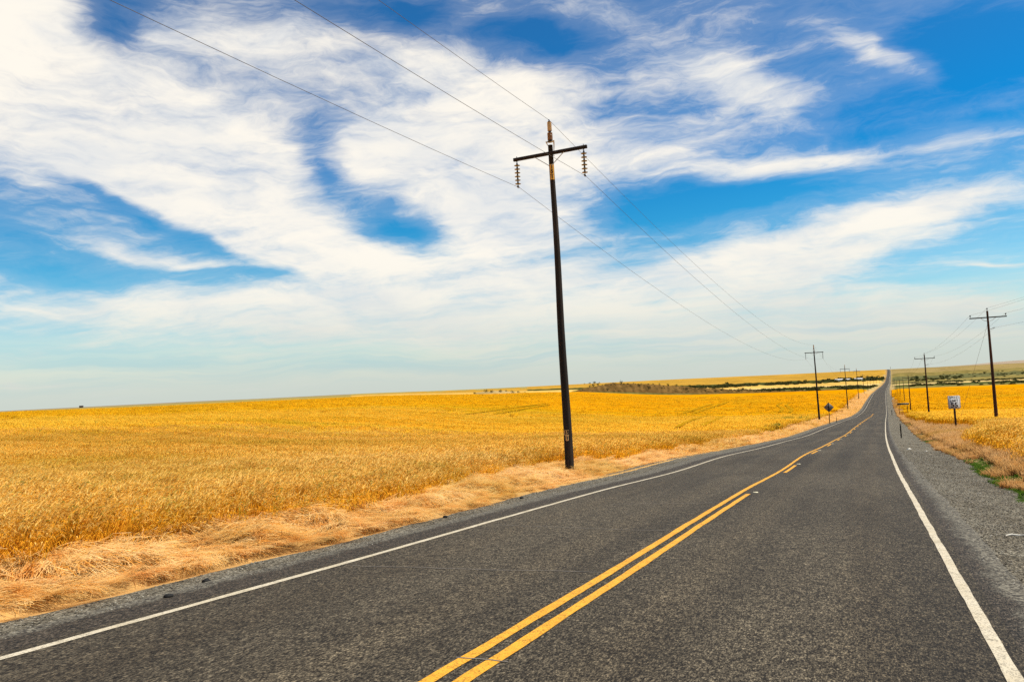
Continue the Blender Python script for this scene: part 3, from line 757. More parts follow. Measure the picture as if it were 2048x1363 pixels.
# ---- wheat at three levels of detail
WIND = math.radians(25)        # heads nod towards the right and a little away from the viewer
def wheat_band(protos, sp, r0, r1, mn_in, hm=1.0, hs=(1, 1)):
    X, Y = grid_pts(sp, -r1, 60 if r1 < 80 else r1*0.25, -6 if r1 < 50 else 0, r1)
    az, r = azr(X, Y); fz = rng.uniform(0.80, 1.22, len(r))
    k = (r*fz > r0) & (r*fz < r1) & (az > np.where(r < 60, -85, -66)) & (az < np.where(r < 90, 50, 16)) & (r > 3); X, Y = X[k], Y[k]
    ins = inside(X, Y); k = ins > mn_in; X, Y, ins = X[k], Y[k], ins[k]
    n = len(X); Z = zground(X, Y, False)
    h = hwheat(X, Y) / 0.86 * (0.80 + 0.20 * sst(ins, 0, 0.8)) * hm
    wnd = WIND + 1.5*(fbm(X/6, Y/6, 2) - 0.5)
    gap = fbm(X/0.7 + 50, Y/0.7, 2)
    h = h * (0.86 + 0.28*gap)
    # leaning plants in the outermost rows
    lean = rng.normal(0, 0.07, n) + 0.10 + 0.5*sst(0.6 - ins, 0, 0.8)*(fbm(X/1.5, Y/1.5, 2) > 0.5)
    tx = -np.sin(wnd)*lean; ty = np.cos(wnd)*lean
    rot = np.stack([tx, ty, wnd + rng.normal(0, 0.35, n)], -1)
    return np.stack([X, Y, Z], -1), rot, np.stack([h*hs[0], h*hs[0], h], -1)
pA = [proto('wheat_clump', wheat_clump(34, 0.24, 1.0, 1.15, 100 + k, 2, 0.22 if k == 0 else 0.03), M['wheat']) for k in range(6)]
pB = [proto('wheat_clump', wheat_clump(60, 0.55, 1.0, 2.1, 200 + k, 2, 0.03, 0.4), M['wheat']) for k in range(5)]
pC = [proto('wheat_clump', wheat_clump(70, 1.35, 1.0, 5.0, 300 + k, 1, 0.03, 0.8), M['wheat']) for k in range(5)]
pD = [proto('wheat_clump', wheat_clump(80, 3.2, 1.0, 11.0, 400 + k, 1, 0.02, 1.0), M['wheat']) for k in range(4)]
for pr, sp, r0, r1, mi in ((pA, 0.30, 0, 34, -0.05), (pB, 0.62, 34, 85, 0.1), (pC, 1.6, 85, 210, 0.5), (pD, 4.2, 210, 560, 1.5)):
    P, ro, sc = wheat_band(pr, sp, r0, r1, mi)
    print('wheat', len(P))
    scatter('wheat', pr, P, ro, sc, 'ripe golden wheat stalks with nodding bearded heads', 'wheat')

# ---- flattened straw between the verge and the standing wheat
pS = [proto('straw_clump', straw_clump(95, 0.26, 500 + k, 0.72, 0.05), M['straw']) for k in range(6)]
pS2 = [proto('straw_clump', straw_clump(90, 0.8, 520 + k, 3.0, 0.08), M['straw']) for k in range(4)]
def straw_band(protos, sp, s0, s1, zs):
    X, Y = grid_pts(sp, -22, 8, s0, s1)
    t = X - croad(Y); lo = edgeL(Y) - 0.5; hi = gl(Y) + (-0.06 if s1 < 60 else 0.0)
    k = (t > lo) & (t < hi) & (X < 0) & (rng.random(len(X)) < 0.22 + 0.78*sst(gl(Y) - t, 0.15, 1.1)); X, Y, t = X[k], Y[k], t[k]
    Z = zground(X, Y, False); e = gl(Y) - t
    lv = zroad(Y) + crown(t) - 0.045 - 0.12*np.maximum(e, 0); kk = 1 - sst(e, 0.7, 1.6); Z = np.maximum(Z, Z*(1 - kk) + lv*kk)
    sw = fbm(X/1.1, Y/1.1, 3); hump = fbm(X/0.8 + 9, Y/0.8, 3)
    wnd = WIND - 0.1 + 4.2*(sw - 0.5)
    n = len(X); rot = np.stack([rng.normal(0, 0.14, n), rng.normal(-0.05, 0.16, n), wnd], -1)
    Z = Z + 0.17*sst(hump, 0.4, 0.75)*sst(e, 0.4, 1.5) + 0.02
    sc = np.stack([np.ones(n), np.ones(n), zs*(0.5 + 1.3*sst(hump, 0.35, 0.8))*(0.4 + 0.6*sst(e, 0.3, 1.3))], -1) * (0.58 + 0.42*sst(e, 0.1, 1.5))[:, None]
    return np.stack([X, Y, Z], -1), rot, sc
P, ro, sc = straw_band(pS, 0.165, -4, 42, 1.0); print('straw', len(P))
scatter('straw', pS, P, ro, sc, 'pale flattened straw blown down beside the gravel verge', 'straw')
P, ro, sc = straw_band(pS2, 0.6, 42, 560, 1.0); print('straw2', len(P))
scatter('straw', pS2, P, ro, sc, 'pale flattened straw along the far roadside', 'straw')

# ---- loose stones on the gravel
def stone(seed, c):
    bm = bmesh.new(); bmesh.ops.create_icosphere(bm, subdivisions=1, radius=1.0); r = random.Random(seed)
    for v in bm.verts: v.co *= r.uniform(0.7, 1.2); v.co.z *= 0.6
    V = [v.co[:] for v in bm.verts]; F = [[v.index for v in f.verts] for f in bm.faces]; bm.free()
    return mesh_from('stone', V, F, [M['stone']], False, attrs={'col': ('FLOAT_COLOR', np.tile(c, (len(V), 1)))})
M['stone'] = mat('stone', lambda t: bsdf(t, t.attr('col', 'Color'), 0.9, 0.2))
ps_ = [stone(k, c) for k, c in enumerate(((0.26, 0.23, 0.18), (0.14, 0.12, 0.09), (0.05, 0.042, 0.032), (0.34, 0.31, 0.25), (0.20, 0.17, 0.12)))]
def lay(n, s0, s1, ta, tb, sz0, sz1):
    s = s0 + (s1 - s0)*rng.random(n)**1.5; t = ta + (tb - ta)*rng.random(n)
    k = (t < gr(s)) & (t > gl(s)); s, t = s[k], t[k]
    z = zroad(s) + crown(t) + gdz(s, t) + 0.004
    q = rng.uniform(sz0, sz1, len(s))*(0.8 + 0.02*s)
    return np.stack([t + croad(s), s, z], -1), np.stack([q, q*rng.uniform(0.6, 1, len(s)), q*0.8], -1)
A = [lay(15000, 7, 45, 1.02, 3.4, 0.006, 0.017), lay(9000, 2.5, 34, -9.2, -7.15, 0.006, 0.017), lay(900, 7, 35, 0.9, 1.15, 0.005, 0.01), lay(160, 7, 60, 1.2, 3.4, 0.02, 0.035)]
P = np.concatenate([a[0] for a in A]); sc = np.concatenate([a[1] for a in A])
scatter('loose_stones', ps_, P, rng.uniform(0, 6.28, (len(P), 3)) * np.array([0.05, 0.05, 1]), sc, 'loose grey stones strewn over the gravel verges', 'gravel')

# ---- dry grass and green weeds on the right verge
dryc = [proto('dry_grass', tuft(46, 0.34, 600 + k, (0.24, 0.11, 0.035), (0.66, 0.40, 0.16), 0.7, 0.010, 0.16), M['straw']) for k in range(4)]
grn = [proto('weed', tuft(40, 0.16, 640 + k, (0.02, 0.045, 0.006), (0.085, 0.16, 0.018), 0.9, 0.016, 0.13), M['leaf']) for k in range(3)]
X, Y = grid_pts(0.17, 2.5, 14, 2, 130); t = X - croad(Y)
k = (t > gr(Y) - 0.1) & (t < edgeR(Y) + 0.5) & (rng.random(len(X)) < np.where(Y < 60, 0.95, 0.5)); X, Y, t = X[k], Y[k], t[k]
Z = zground(X, Y, False); n = len(X); gsel = (fbm(X/1.3, Y/2.2 + 40, 2) > np.where(Y < 38, 0.47, 0.55)) & (t < gr(Y) + 0.7)
Z = np.where(t < gr(Y) + 0.6, zroad(Y) - 0.22, Z)
rot = np.stack([rng.normal(0, 0.2, n), rng.normal(0, 0.2, n), rng.uniform(0, 6.28, n)], -1); q = rng.uniform(0.5, 1.25, n)*np.where(t > gr(Y) + 0.7, 1.25, 0.8)
sc = np.stack([q, q, q], -1); PP = np.stack([X, Y, Z], -1)
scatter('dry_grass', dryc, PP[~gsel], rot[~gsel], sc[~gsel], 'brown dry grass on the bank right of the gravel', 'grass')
scatter('weeds', grn, PP[gsel], rot[gsel], sc[gsel], 'low green weeds along the edge of the right verge', 'weeds')
print('verge', n)
# far verge on the right
X, Y = grid_pts(0.8, 2.5, 30, 130, 420); t = X - croad(Y)
k = (t > gr(Y)) & (t < edgeR(Y) + 0.5); X, Y = X[k], Y[k]; n = len(X); q = rng.uniform(1.5, 2.6, n)
scatter('dry_grass', dryc, np.stack([X, Y, zground(X, Y, False)], -1), np.stack([0*X, 0*X, rng.uniform(0, 6.28, n)], -1), np.stack([q, q, q*0.7], -1), 'tan dry grass along the far right roadside', 'grass')

# ---- green plants in the wheat on the left
gp = [proto('green_plant', tuft(60, 0.95, 680 + k, (0.05, 0.07, 0.01), (0.20, 0.22, 0.03), 0.35, 0.03, 0.35), M['leaf']) for k in range(3)]
P = []
for cx, cy, rx, ry, nn in ((-16.8, 32, 3.2, 1.0, 9), (-13.3, 28.6, 0.3, 0.5, 5), (-11.3, 97, 0.5, 9, 22), (-12.2, 8.3, 0.5, 0.5, 3), (-13.8, 155, 3, 12, 40)):
    for _ in range(nn):
        x, y = cx + rng.normal()*rx*0.6, cy + rng.normal()*ry*0.6; P.append((x, y, zg(x, y)))
n = len(P); scatter('green_plants', gp, P, np.stack([rng.normal(0, .1, n), rng.normal(0, .1, n), rng.uniform(0, 6.28, n)], -1), np.ones((n, 3))*np.where(np.array(P)[:, 1:2] > 100, 1.5, 0.9), 'olive green volunteer plants standing among the wheat', 'plants')

# ---- tyre tracks through the crop (thin, trampled green-brown streaks)
M['track'] = mat('trampled_wheat', lambda t: bsdf(t, t.mix(t.noise(pos(t), 0.6, 5, 0.7), (0.26, 0.14, 0.004), (0.46, 0.23, 0.008)), 1, 0.0))
def track(azr_pts, wdt, name='tyre_track'):
    pts = []
    for (a0, r0), (a1, r1) in zip(azr_pts[:-1], azr_pts[1:]):
        for u in np.linspace(0, 1, 14, endpoint=False): pts.append((a0*(1-u) + a1*u, r0*(1-u) + r1*u))
    A = np.radians([p[0] for p in pts]); R0 = np.array([p[1] for p in pts]); X = np.sin(A)*R0; Y = np.cos(A)*R0
    dx = np.gradient(X); dy = np.gradient(Y); L_ = np.hypot(dx, dy); nx, ny = -dy/L_, dx/L_
    wv = wdt*(0.5 + 0.9*fbm(R0/9, A*30, 2)); 
    V = []
    for sgn in (-1, 1):
        xx = X + nx*wv*0.5*sgn; yy = Y + ny*wv*0.5*sgn; V.append(np.stack([xx, yy, zcanopy(xx, yy) + 0.26], -1))
    V = np.stack(V, 1).reshape(-1, 3); F = np.array([(2*i, 2*i+1, 2*i+3, 2*i+2) for i in range(len(X) - 1)])
    o = mesh_from(name, V, F, [M['track']]); o['kind'] = 'structure'
TRACKS = [([(-11.68, 256.9), (-10.66, 336.6), (-9.8, 379.9), (-9.16, 423.2)], 2.2), ([(-12.43, 258.2), (-11.08, 353.8), (-10.29, 389.5)], 1.8), ([(-11.17, 106.8), (-10.34, 141.2), (-9.54, 206.0)], 0.9), ([(-12.93, 101.8), (-11.38, 180.7), (-10.52, 229.7)], 0.9), ([(-5.76, 245.6), (-5.54, 303.3), (-5.92, 355.2), (-5.51, 386.7)], 1.2), ([(-5.13, 233.2), (-4.91, 274.4), (-5.32, 351.7), (-5.05, 377.2)], 1.2), ([(-28.61, 183.6), (-25.66, 247.8), (-22.15, 323.6)], 1.8), ([(-26.55, 194.3), (-24.54, 239.7), (-22.15, 307.5)], 1.2)]
for pts_, wd_ in TRACKS: track(pts_, wd_)

# ---- far sagebrush belts
def _mound(): 
    for k in range(380):
        a = rng.uniform(-20, -3); r = rng.uniform(825, 905); x, y = math.sin(math.radians(a))*r, math.cos(math.radians(a))*r
        P.append((x, y, zg(x, y) - 0.1, rng.uniform(0.08, 0.35)))
bc = [proto('sagebrush', bush_clump(260, 3.2, 2.4, 700 + k, 0.55, (0.060, 0.060, 0.018)), M['leaf']) for k in range(4)]
P = []; 
def belt(a0, a1, rf, wid, n, sz):
    for _ in range(n):
        a = rng.uniform(a0, a1); r = rf(a) + rng.normal()*wid
        if fbm(np.array([a*2.2]), np.array([r/200.]), 2)[0] < 0.40: continue
        x, y = math.sin(math.radians(a))*r, math.cos(math.radians(a))*r
        if abs(x - float(croad(y)) + 2.9) < 12: continue
        P.append((x, y, zg(x, y), sz*rng.uniform(0.6, 1.3)))
ff = lambda *kv: (lambda a: np.interp(a, kv[0], kv[1]))
_mound()
belt(-9, 1.2, ff((-9, 1), (1050, 950)), 80, 420, 1.0)
belt(-7, 0.8, ff((-9, 1), (1230, 1250)), 60, 260, 1.1)
belt(-12, 1.2, ff((-12, 1), (2150, 2330)), 90, 420, 2.0)
belt(2.6, 10, ff((2, 10), (1130, 1020)), 90, 420, 0.7)
belt(2.6, 10, ff((2, 10), (1480, 1400)), 60, 300, 0.7)
belt(2.6, 5.5, ff((2, 6), (2050, 2050)), 120, 90, 1.1)
belt(4, 10, ff((4, 10), (2250, 2250)), 130, 160, 0.9)
P = np.array(P); n = len(P); q = P[:, 3]
scatter('sagebrush', bc, P[:, :3], np.stack([0*q, 0*q, rng.uniform(0, 6.28, n)], -1), np.stack([q, q, q*0.9], -1), 'dark green brush belts crossing the valley beyond the wheat', 'brush')

# ------------------------------------------------------------------ materials for made things
def wood_f(c0, c1, c2):
    def f(t):
        oc = t.new('ShaderNodeTexCoord').outputs['Object']
        g = t.noise(t.mapping(oc, scale=(14, 14, 0.6)), 1.0, 6, 0.65); g2 = t.noise(t.mapping(oc, scale=(3, 3, 0.25)), 1.0, 4, 0.6)
        c = t.ramp(t.math('ADD', t.math('MULTIPLY', g, 0.6), t.math('MULTIPLY', g2, 0.4)), [(0.35, c0), (0.55, c1), (0.75, c2)])
        return bsdf(t, c, 0.8, 0.25, 0, bump(t, g, 0.8, 0.01))
    return f
M['creosote'] = mat('creosote_wood', wood_f((0.006, 0.004, 0.003), (0.022, 0.015, 0.010), (0.105, 0.076, 0.050)))
M['brown_wood'] = mat('brown_wood', wood_f((0.012, 0.006, 0.004), (0.045, 0.018, 0.010), (0.10, 0.045, 0.025)))
M['porcelain'] = plain('brown_porcelain', (0.22, 0.11, 0.05), 0.25, 0.5)
M['tan_porcelain'] = plain('tan_porcelain', (0.52, 0.36, 0.18), 0.3, 0.5)
M['dark_glaze'] = plain('dark_glaze', (0.012, 0.010, 0.010), 0.2, 0.5)
M['disc_glaze'] = plain('grey_glaze', (0.20, 0.19, 0.16), 0.3, 0.5)
M['steel'] = plain('galvanised_steel', (0.30, 0.30, 0.29), 0.5, 0.5, 0.6)
M['bright_steel'] = plain('bright_steel', (0.62, 0.63, 0.62), 0.5, 0.5, 0.1)
M['wire'] = plain('weathered_wire', (0.10, 0.10, 0.095), 0.6, 0.4, 0.5)
M['plate'] = plain('yellow_plate', (0.62, 0.32, 0.03), 0.5, 0.4, var=0.15)
M['pale_plate'] = plain('pale_plate', (0.62, 0.38, 0.14), 0.5, 0.4, var=0.15)
M['black'] = plain('black_lettering', (0.012, 0.010, 0.010), 0.6, 0.3)
M['sign_white'] = plain('sign_white', (0.50, 0.52, 0.53), 0.45, 0.4, var=0.08)
M['sign_back'] = plain('sign_back', (0.16, 0.14, 0.11), 0.6, 0.4, 0.2)
M['sign_green'] = plain('sign_green', (0.016, 0.028, 0.012), 0.5, 0.4, var=0.15)
M['post'] = plain('brown_post', (0.040, 0.020, 0.012), 0.8, 0.2)
M['dark_post'] = plain('dark_post', (0.012, 0.011, 0.010), 0.7, 0.2)
M['marker'] = plain('pale_reflector', (0.75, 0.66, 0.42), 0.4, 0.5, var=0.1)
M['shed_wall'] = plain('shed_wall', (0.62, 0.60, 0.58), 0.7, 0.3, var=0.1, sc=0.3)
M['shed_roof'] = plain('shed_roof', (0.74, 0.72, 0.70), 0.6, 0.3, var=0.1, sc=0.3)
M['barn'] = plain('barn_wall', (0.07, 0.05, 0.045), 0.8, 0.2)
M['bark'] = plain('bark', (0.06, 0.045, 0.03), 0.9, 0.1)
M['litter'] = plain('litter', (0.72, 0.68, 0.58), 0.8, 0.2)

def letters(name, text, size, m, parent, loc, rot, ext=0.002, bold=0.0, space=1.0):
    cu = bpy.data.curves.new(name, 'FONT'); cu.body = text; cu.size = size; cu.extrude = ext; cu.offset = bold
    cu.align_x = 'CENTER'; cu.align_y = 'CENTER'; cu.space_line = 0.9; cu.space_character = space
    tmp = bpy.data.objects.new(name, cu); col.objects.link(tmp)
    dg = bpy.context.evaluated_depsgraph_get(); me = bpy.data.meshes.new_from_object(tmp.evaluated_get(dg))
    col.objects.unlink(tmp); bpy.data.objects.remove(tmp)
    me.materials.clear(); me.materials.append(m)
    o = bpy.data.objects.new(name, me); col.objects.link(o); o.parent = parent; o.location = loc; o.rotation_euler = rot
    return o

# ------------------------------------------------------------------ tall line pole (left of the road); local -Y faces the viewer coming up the road
HP = 13.65
def transmission_pole(full=True):
    e = empty('utility_pole', (0, 0, 0))
    b = MB(); pts = []; rad = []
    for k in range(15):
        z = -1.5 + (HP - 1.0 + 1.5) * k / 14; pts.append((0.012*math.sin(z*0.9) - 0.005*z, 0.01*math.cos(z*0.7), z)); rad.append(0.175 - 0.0066 * max(z, 0))
    b.tube(pts, rad, 18); b.build('pole', M['creosote'], e, True)
    tx = -0.07; zt = HP - 1.0
    zc = HP - 1.36
    b = MB(); b.box((tx, -0.155, zc), (3.06, 0.10, 0.125), bev=0.008); b.build('crossarm', M['creosote'], e)
    for sx in (-1, 1):
        b = MB(); b.tube([(tx + sx*0.62, -0.21, zc - 0.05), (tx + sx*0.05, -0.12, zc - 0.47)], 0.014, 6); b.build('brace', M['steel'], e)
        # hanging insulator string
        x = tx + sx*1.39
        b = MB(); b.tube([(x, -0.155, zc + 0.12), (x, -0.155, zc - 0.13)], 0.012, 6); b.tube([(x - 0.035, -0.155, zc - 0.10), (x, -0.155, zc - 0.075), (x + 0.035, -0.155, zc - 0.10)], 0.008, 6)
        st = b.build('insulator_string', M['dark_glaze'], e)
        z = zc - 0.17
        b2 = MB(); 
        for k in range(6):
            b2.lathe((x, -0.155, z), [(0.012, 0.05), (0.024, 0.035), (0.034, 0.0), (0.040, -0.045), (0.045, -0.052)], 12, 0)
            b2.lathe((x, -0.155, z), [(0.045, -0.052), (0.112, -0.068), (0.116, -0.078), (0.09, -0.080), (0.03, -0.072), (0.018, -0.10)], 14, 1)
            z -= 0.146
        b2.build('disc', [M['dark_glaze'], M['disc_glaze']], st, True)
        b3 = MB(); b3.tube([(x, -0.155, z + 0.06), (x, -0.155, z - 0.02)], 0.015, 6); b3.lathe((x, -0.155, z - 0.02), [(0.005, 0.04), (0.03, 0.02), (0.035, -0.03), (0.005, -0.05)], 8)
        b3.tube([(x, -0.26, z - 0.04), (x, -0.155, z - 0.06), (x, -0.05, z - 0.04)], [0.02, 0.032, 0.02], 8)
        b3.build('clamp', M['dark_glaze'], st)
    # bracket and ribbed post insulator on top
    b = MB(); b.tube([(tx - 0.16, -0.05, zt + 0.16), (tx - 0.11, -0.02, zt + 0.02), (tx, 0, zt - 0.05)], 0.022, 6); b.tube([(tx + 0.16, -0.05, zt + 0.16), (tx + 0.15, 0, zt - 0.02), (tx + 0.14, 0, zt - 0.45)], 0.03, 8)
    b.tube([(tx - 0.16, -0.03, zt + 0.15), (tx, -0.03, zt + 0.10), (tx + 0.16, -0.03, zt + 0.15)], 0.02, 6)
    b.build('bracket', M['bright_steel'], e)
    b = MB(); b.lathe((tx, 0, zt + 0.13), [(0.0, 0), (0.10, 0.0), (0.12, 0.03), (0.05, 0.06), (0.05, 0.10), (0.0, 0.1)], 14)
    pi = b.build('post_insulator', M['dark_glaze'], e)
    def ribs(z0, z1, n, r0):
        pr = []; 
        for k in range(n):
            z = z0 + (z1 - z0)*k/n; dz = (z1 - z0)/n; pr += [(r0*0.72, z), (r0, z + dz*0.35), (r0, z + dz*0.5), (r0*0.72, z + dz*0.62)]
        return pr + [(0.0, z1)]
    b = MB(); b.lathe((tx, 0, zt + 0.2), ribs(0, 0.30, 8, 0.105), 16); b.build('ribbed_section', M['porcelain'], pi, True)
    b = MB(); b.lathe((tx, 0, zt + 0.5), [(0.05, 0), (0.06, 0.02), (0.06, 0.07), (0.05, 0.09)], 12); b.build('collar', M['dark_glaze'], pi)
    b = MB(); b.lathe((tx, 0, zt + 0.56), ribs(0, 0.36, 10, 0.088), 16); b.build('ribbed_section', M['tan_porcelain'], pi, True)
    b = MB(); b.lathe((tx, 0, zt + 0.92), [(0.06, 0), (0.06, 0.03), (0.025, 0.05), (0.0, 0.05)], 10); b.tube([(tx, -0.09, zt + 0.98), (tx, 0, zt + 1.0), (tx, 0.09, zt + 0.98)], 0.018, 6); b.build('clamp', M['dark_glaze'], pi)
    return e

def curved_plate(parent, z0, z1, x0, m, width, r, yoff=0.0):
    """a thin plate bent round the front of the pole"""
    V = []; n = 7
    for z in (z0, z1):
        for k in range(n + 1):
            a = (k/n - 0.5) * width / r; V.append((x0 + math.sin(a)*r, -math.cos(a)*r + yoff, z))
    F = [(k, k+1, n+2+k, n+1+k) for k in range(n)]
    return mesh_from('number_plate', V, F, [m], parent)

FACE = math.radians(21)     # plates and numbers face the road traffic
pole0 = transmission_pole()
XB, YB = -10.41, 27.05
pole0.location = (XB, YB, -3.457); pole0.rotation_euler = (0, 0, 0)
tag(pole0, 'tall dark wooden pole in the foreground straw with ribbed insulators and yellow number plates', 'utility pole', 'tall line poles left of the road')
# the nearest pole alone carries the numbers
hold = pole0
def rotp(v, a): return (v[0]*math.cos(a) - v[1]*math.sin(a), v[0]*math.sin(a) + v[1]*math.cos(a), v[2])
r1_ = 0.175 - 0.0066*11.5 + 0.006
pl = curved_plate(hold, 11.27, 11.87, -0.06, M['plate'], 0.19, r1_ + 0.003); pl.rotation_euler = (0, 0, FACE)
for tx_, zz_ in (('1', 11.76), ('5', 11.58), ('1', 11.37)):
    letters('numeral', tx_, 0.20, M['black'], hold, rotp((-0.06, -(r1_ + 0.010), zz_), FACE), (math.pi/2, 0, FACE), 0.003, 0.006)
b = MB(); b.box((0, 0, 0), (0.16, 0.006, 0.012)); sep = b.build('divider', M['black'], hold); sep.location = rotp((-0.06, -(r1_ + 0.008), 11.465), FACE); sep.rotation_euler = (0, 0, FACE)
r2_ = 0.168
for tx_, zz_, sz, wd_ in (('15', 1.56, 0.20, 0.21), ('1', 1.36, 0.17, 0.11)):
    pl = curved_plate(hold, zz_ - 0.10, zz_ + 0.10, -0.03, M['pale_plate'], wd_, r2_ + 0.004); pl.rotation_euler = (0, 0, FACE)
    letters('numeral', tx_, sz, M['black'], hold, rotp((-0.03, -(r2_ + 0.012), zz_), FACE), (math.pi/2, 0, FACE), 0.003, 0.010)

# where each further pole stands: X, Y, height of its top, total height
LP = [(-8.45, 151.25, 4.64, 14.6), (-7.19, 312.3, 1.37, 16.3), (-4.58, 440.5, -0.23, 15.4), (-2.34, 574.1, -4.38, 13.2), (0.24, 686, -7.04, 13.0),
      (2.89, 842, -10.27, 13.2), (7.46, 1054, -12.4, 13.4), (13.14, 1277.6, -14.5, 13.6), (21.16, 1557.5, -16.1, 13.6)]
LB = ['tall dark pole standing behind the diamond-backed sign left of the road', 'third tall pole along the left of the road, at the bend of the straw strip',
      'fourth tall pole along the left of the road, in the far wheat', 'fifth pole of the left line, small, near the far edge of the wheat',
      'sixth pole of the left line, tiny, before the brush belt', 'seventh pole of the left line, tiny, among the first brush belt',
      'eighth pole of the left line, very small, on the pale stubble', 'ninth pole of the left line, very small, between the two brush belts',
      'last visible pole of the left line, a mere stroke below the farm trees']
protoL = None
def bare(o):
    """copy of the pole without its numbers"""
    c = o.copy(); col.objects.link(c)
    for ch in o.children:
        if ch.name.split('.')[0] in ('number_plate', 'numeral', 'divider'): continue
        copy_tree(ch, c)
    return c
Lpts = [(XB, YB, -3.457, 1.0)]
for (x, y, zt, H), lb in zip(LP, LB):
    if protoL is None: c = protoL = bare(pole0)
    else: c = copy_tree(protoL)
    s = H / HP; c.scale = (min(s, 1.12), min(s, 1.12), s); c.location = (x, y, zt - H); c.rotation_euler = (0, 0, -math.atan(0.03))
    tag(c, lb, 'utility pole', 'tall line poles left of the road'); Lpts.append((x, y, zt - H, s))

def wire(name, P, sag, rad, label, group):
    """one conductor over all its supports"""
    pts = []
    for k, (a, b_) in enumerate(zip(P[:-1], P[1:])):
        n = 36 if k < 3 else 14; a = Vector(a); b_ = Vector(b_); sg = sag[k] if k < len(sag) else sag[-1]
        for i in range(n):
            u = i / n; p = a.lerp(b_, u); p.z -= 4*sg*u*(1-u); pts.append(p)
    pts.append(Vector(P[-1])); b = MB(); b.tube(pts, rad, 5)
    return tag(b.build(name, M['wire'], None, True), label, 'power line', group)
def at(p, dx, dz):
    x, y, z, s = p; return (x + dx*min(s, 1.12), y, z + dz*s)
back = lambda dx, dz: (XB + dx - 0.3, -95.0, -3.457 + dz + 4.9)
zstr = HP - 1.36 - 0.17 - 6*0.146 + 0.0
for dx, dz, lb in ((-0.07 - 1.39, zstr - 0.05, 'left conductor of the tall line hanging below the left string of discs'),
                   (-0.07 + 1.39, zstr - 0.05, 'right conductor of the tall line hanging below the right string of discs'),
                   (-0.07, HP + 0.0, 'topmost conductor of the tall line resting on the ribbed top insulators')):
    wire('power_line', [back(dx, dz)] + [at(p, dx, dz) for p in Lpts], [2.3, 2.3, 3.2, 2.2, 2.0, 1.6, 2.0], 0.0065, lb, 'conductors of the tall line')

# ------------------------------------------------------------------ smaller poles right of the road
HR = 12.8
def small_pole():
    e = empty('utility_pole', (0, 0, 0))
    b = MB(); b.tube([(0, 0, z) for z in np.linspace(-1.5, HR, 12)], [0.19 - 0.0072*max(z, 0) for z in np.linspace(-1.5, HR, 12)], 14); b.build('pole', M['brown_wood'], e, True)
    zc = HR - 0.72
    b = MB(); b.box((0, -0.15, zc), (3.5, 0.10, 0.12), bev=0.008); b.build('crossarm', M['creosote'], e)
    for sx in (-1, 1):
        b = MB(); b.tube([(sx*0.72, -0.2, zc - 0.04), (sx*0.42, -0.19, zc - 0.30), (sx*0.08, -0.15, zc - 0.42)], 0.02, 6); b.build('brace', M['steel'], e)
        b = MB(); b.lathe((sx*1.66, -0.15, zc + 0.06), [(0.015, 0), (0.015, 0.12), (0.05, 0.13), (0.085, 0.17), (0.05, 0.20), (0.07, 0.24), (0.05, 0.29), (0.0, 0.30)], 12); b.build('pin_insulator', M['dark_glaze'], e, True)
    b = MB(); b.lathe((0, 0, HR), [(0.02, 0), (0.02, 0.14), (0.05, 0.15), (0.085, 0.19), (0.05, 0.22), (0.07, 0.26), (0.05, 0.31), (0.0, 0.32)], 12); b.build('pin_insulator', M['dark_glaze'], e, True)
    b = MB(); b.tube([(0.08, -0.02, HR - 2.02), (0.30, -0.05, HR - 1.96), (0.48, -0.05, HR - 1.86), (0.60, -0.05, HR - 1.87)], [0.02, 0.025, 0.035, 0.03], 8); b.build('neutral_bracket', M['dark_glaze'], e)
    return e
RP = [(12.1, 94.4, 5.63, 12.8), (10.1, 162.1, 2.09, 12.8), (11.18, 254.5, -2.83, 12.0), (14.65, 383.3, -5.97, 11.9), (17.02, 494.9, -7.82, 11.9),
      (18.25, 583.9, -9.65, 11.4), (20.55, 695.4, -11.0, 11.0), (22.86, 807, -13.2, 11.0), (24.96, 929.6, -15.7, 11.0)]
RL = ['reddish brown pole nearest on the right, standing in wheat beside the speed limit sign', 'second pole of the right line, between the speed limit sign and the green board',
      'third pole of the right line, just right of the dark green board', 'fourth pole of the right line, rising behind the dark green board',
      'fifth pole of the right line, left of the dark green board', 'sixth pole of the right line, tiny, in the far wheat', 'seventh pole of the right line, tiny, close to the far road',
      'eighth pole of the right line, a tiny stroke beside the far road', 'ninth and farthest pole of the right line, hard against the far road']
sp0 = small_pole(); Rpts = []
for i, ((x, y, zt, H), lb) in enumerate(zip(RP, RL)):
    c = sp0 if i == 0 else copy_tree(sp0)
    s = H / (HR + 0.32); c.scale = (s, s, s); c.location = (x, y, zt - H); c.rotation_euler = (0, 0, -math.atan(0.0) + (0.02 if i == 0 else -0.03))
    tag(c, lb, 'utility pole', 'smaller poles right of the road'); Rpts.append((x, y, zt - H, s))
# the line comes in from behind the viewer on the right
bk = lambda dx, dz: (22.0 + dx, 18.0, Rpts[0][2] + dz + 3.2)
for dx, dz, lb in ((-1.66, HR - 0.36, 'outer left wire of the right-hand line, on the crossarm pins'), (1.66, HR - 0.36, 'outer right wire of the right-hand line, on the crossarm pins'),
                   (0, HR + 0.32, 'highest wire of the right-hand line, on the pole-top pins'), (0.6, HR - 1.86, 'lowest wire of the right-hand line, on the side brackets')):
    wire('power_line', [bk(dx, dz)] + [at(p, dx, dz) for p in Rpts], [0.9, 0.9, 1.4, 1.6, 1.4], 0.007, lb, 'wires of the right-hand line')
gx, gy = 9.05, 100.0
b = MB(); b.tube([(Rpts[0][0], Rpts[0][1], Rpts[0][2] + HR - 1.5), (gx, gy, zg(gx, gy) - 0.1)], 0.011, 5)
tag(b.build('guy_wire', M['wire']), 'slanting stay wire running from the nearest right-hand pole down to the wheat', 'guy wire')

